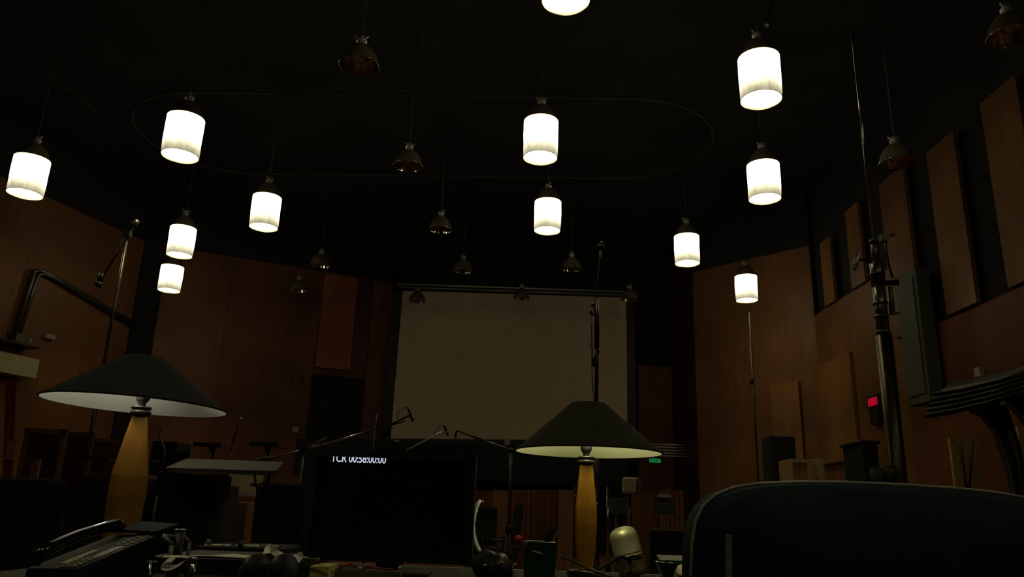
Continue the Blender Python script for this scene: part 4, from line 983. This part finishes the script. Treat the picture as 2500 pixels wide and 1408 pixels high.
# silver rounded cylinder with black strap
t = thing('silver_canister', 'rounded brushed silver canister with black strap, right of the right lamp base', 'canister', (P(1540, 1400, 2.4).x, 2.4, DZ))
c0, c1 = P(1543, 1388, 2.4), P(1523, 1312, 2.4); ax = (c1 - c0).normalized(); q = ax.to_track_quat('Z', 'Y').to_matrix(); Lc = (c1 - c0).length; R_ = .0425
prof = [(0, -.02), (R_ * .9, -.02), (R_, 0)] + [(R_, Lc * .38), (R_ * 1.03, Lc * .39), (R_ * 1.03, Lc * .45), (R_, Lc * .46), (R_, Lc * .5), (R_ * 1.02, Lc * .51), (R_, Lc * .53)] + [(R_ * math.cos(k * PI / 16) ** .8, Lc + R_ * .75 * math.sin(k * PI / 16)) for k in range(9)]
MB().lathe(prof, c0, 40, q).build('body', 'silver', t)
def strap(pts, name, r=.006): return MB().ring([P(x, y, Y) for x, y, Y in pts], r, 8).build(name, 'rubber', t)
strap([(1455, 1392, 2.25), (1480, 1378, 2.3), (1500, 1365, 2.34), (1520, 1358, 2.345), (1535, 1366, 2.345), (1541, 1380, 2.345), (1534, 1400, 2.3)], 'strap', .0055)
strap([(1530, 1362, 2.34), (1545, 1356, 2.34), (1560, 1357, 2.34), (1566, 1362, 2.34), (1550, 1364, 2.34), (1532, 1363, 2.34)], 'bow_loop', .003)
MB().cyl(V((c0.x, 2.41, DZ)), c0, .02).build('foot', 'black_plastic', t)
for i, pts in enumerate(([(1370, 1360), (1390, 1364), (1412, 1376), (1440, 1392)], [(1442, 1388), (1470, 1400), (1500, 1412)], [(1400, 1392), (1440, 1398), (1480, 1412)])):
    tag(MB().ring([P(x, y, 1.85 - .04 * i) for x, y in pts], .002, 8).build('desk_cable', ['cord', 'grey', 'grey'][i]), ['thin dull cable passing in front of the right lamp base', 'upper shiny cable at the foot of the right lamp', 'lower shiny cable at the foot of the right lamp'][i], 'cable', 'cables at the right lamp')
# metal bowl / dish at right
t = thing('glass_ashtray', 'shiny round dish with crumpled foil beside the navy chair', 'dish', (P(1655, 1390, 1.55).x, 1.55, DZ))
c = P(1655, 1376, 1.55)
MB().lathe([(0, -.03), (.03, -.028), (.042, 0), (.045, .002), (.043, .004), (.028, -.022), (0, -.024)], c, 32).build('dish', 'glass_green', t)
MB().cyl(V((c.x, c.y, DZ)), c - V((0, 0, .028)), .02).build('foot', 'black_plastic', t)
ff = MB(); ff.ball(P(1668, 1400, 1.5), (.017, .012, .016), 10)
for v in ff.v: v += V((random.uniform(-1, 1), random.uniform(-1, 1), random.uniform(-1, 1))) * .003
ff.sm = [False] * len(ff.sm); ff.build('foil', 'silver', t)
a, b = P(1612, 1362, 1.7), P(1690, 1372, 1.7)
tag(MB().box(P(1652, 1366, 1.7), (.075, .05, .006), rotx(.2)).cyl(V((P(1652, 1366, 1.7).x, 1.7, DZ)), P(1652, 1366, 1.7), .01).build('metal_tray', 'grey'), 'small grey metal tray behind the round dish', 'tray')

# ------------------------------------------------------------------ big navy chair at right
Yb = .92
t = thing('executive_chair', 'huge navy black office chair back at lower right', 'chair', (.55, .9, 0))
def outline(grow=0.0):
    px = [(1690, 1500), (1686, 1400), (1688, 1330), (1696, 1275), (1715, 1235), (1745, 1208), (1790, 1190), (1850, 1181), (1950, 1177), (2060, 1178), (2200, 1184), (2320, 1192), (2420, 1202), (2500, 1216), (2560, 1236), (2610, 1270), (2640, 1330), (2650, 1420), (2648, 1500)]
    pts = [P(x, y, Yb) for x, y in px]
    pts += [V((pts[-1].x - .02, Yb, .62)), V((pts[-1].x - .08, Yb, .56)), V((pts[0].x + .08, Yb, .56)), V((pts[0].x + .02, Yb, .62))]
    c = sum(pts, V()) / len(pts)
    return [c + (p - c) * (1 + grow) for p in pts]
O = outline(); n = len(O)
mb = MB(); layers = [(0.0, -.03, .93), (0, -.022, .975), (0, 0, 1.0), (0, .045, 1.0), (0, .07, .96)]
c = sum(O, V()) / n; vs = []
for _, dy, s in layers: vs += [c + (p - c) * s + V((0, dy, 0)) for p in O]
fs = [(i * n + j, i * n + (j + 1) % n, (i + 1) * n + (j + 1) % n, (i + 1) * n + j) for i in range(len(layers) - 1) for j in range(n)]
mb.add(vs, fs, True); k0 = len(mb.v); mb.add([c + V((0, -.028, 0))], []); 
for j in range(n): mb.f.append([j, (j + 1) % n, k0]); mb.sm.append(True)
mb.f.append([4 * n + j for j in range(n)][::-1]); mb.sm.append(False)
mb.build('backrest', 'navy_leather', t)
MB().ring([c + (p - c) * 1.0 + V((0, -.004, 0)) for p in O], .0022, 8, closed=True).build('piping', mat('highlight_piping', (.24, .24, .20), .35), t)  # piping, its pale colour stands in for the highlight along the rim
# zip and pocket panel on the back
zp = MB()
for k in range(34):
    zp.box(P(1779, 1306 + k * 5.6, Yb - .036), (.0065, .003, .0016))
zp.build('zip', 'alu', t)
MB().slab([P(1790, 1300, Yb - .03), P(1850, 1290, Yb - .03), P(1850, 1480, Yb - .03), P(1786, 1480, Yb - .03)], (0, -.006, 0)).build('pocket_flap', 'black_plastic', t)
MB().box((.52, .68, .50), (.56, .52, .11)).build('seat', 'navy_leather', t, bevel=.04)
MB().cyl((.52, .66, .14), (.52, .66, .46), .03).build('gas_column', 'black_metal', t)
for k in range(5):
    a = k * 2 * PI / 5; MB().cyl((.52, .66, .15), (.52 + .32 * math.cos(a), .66 + .32 * math.sin(a), .07), .02).build('base_spoke', 'black_metal', t)
    MB().ball((.52 + .32 * math.cos(a), .66 + .32 * math.sin(a), .032), .032).build('caster', 'rubber', t)
for s in (-1, 1):
    MB().ring([(.52 + s * .29, .85, .60), (.52 + s * .33, .78, .72), (.52 + s * .33, .5, .74), (.52 + s * .31, .45, .6), (.52 + s * .26, .5, .5)], .016, 8).build('armrest', 'black_plastic', t)
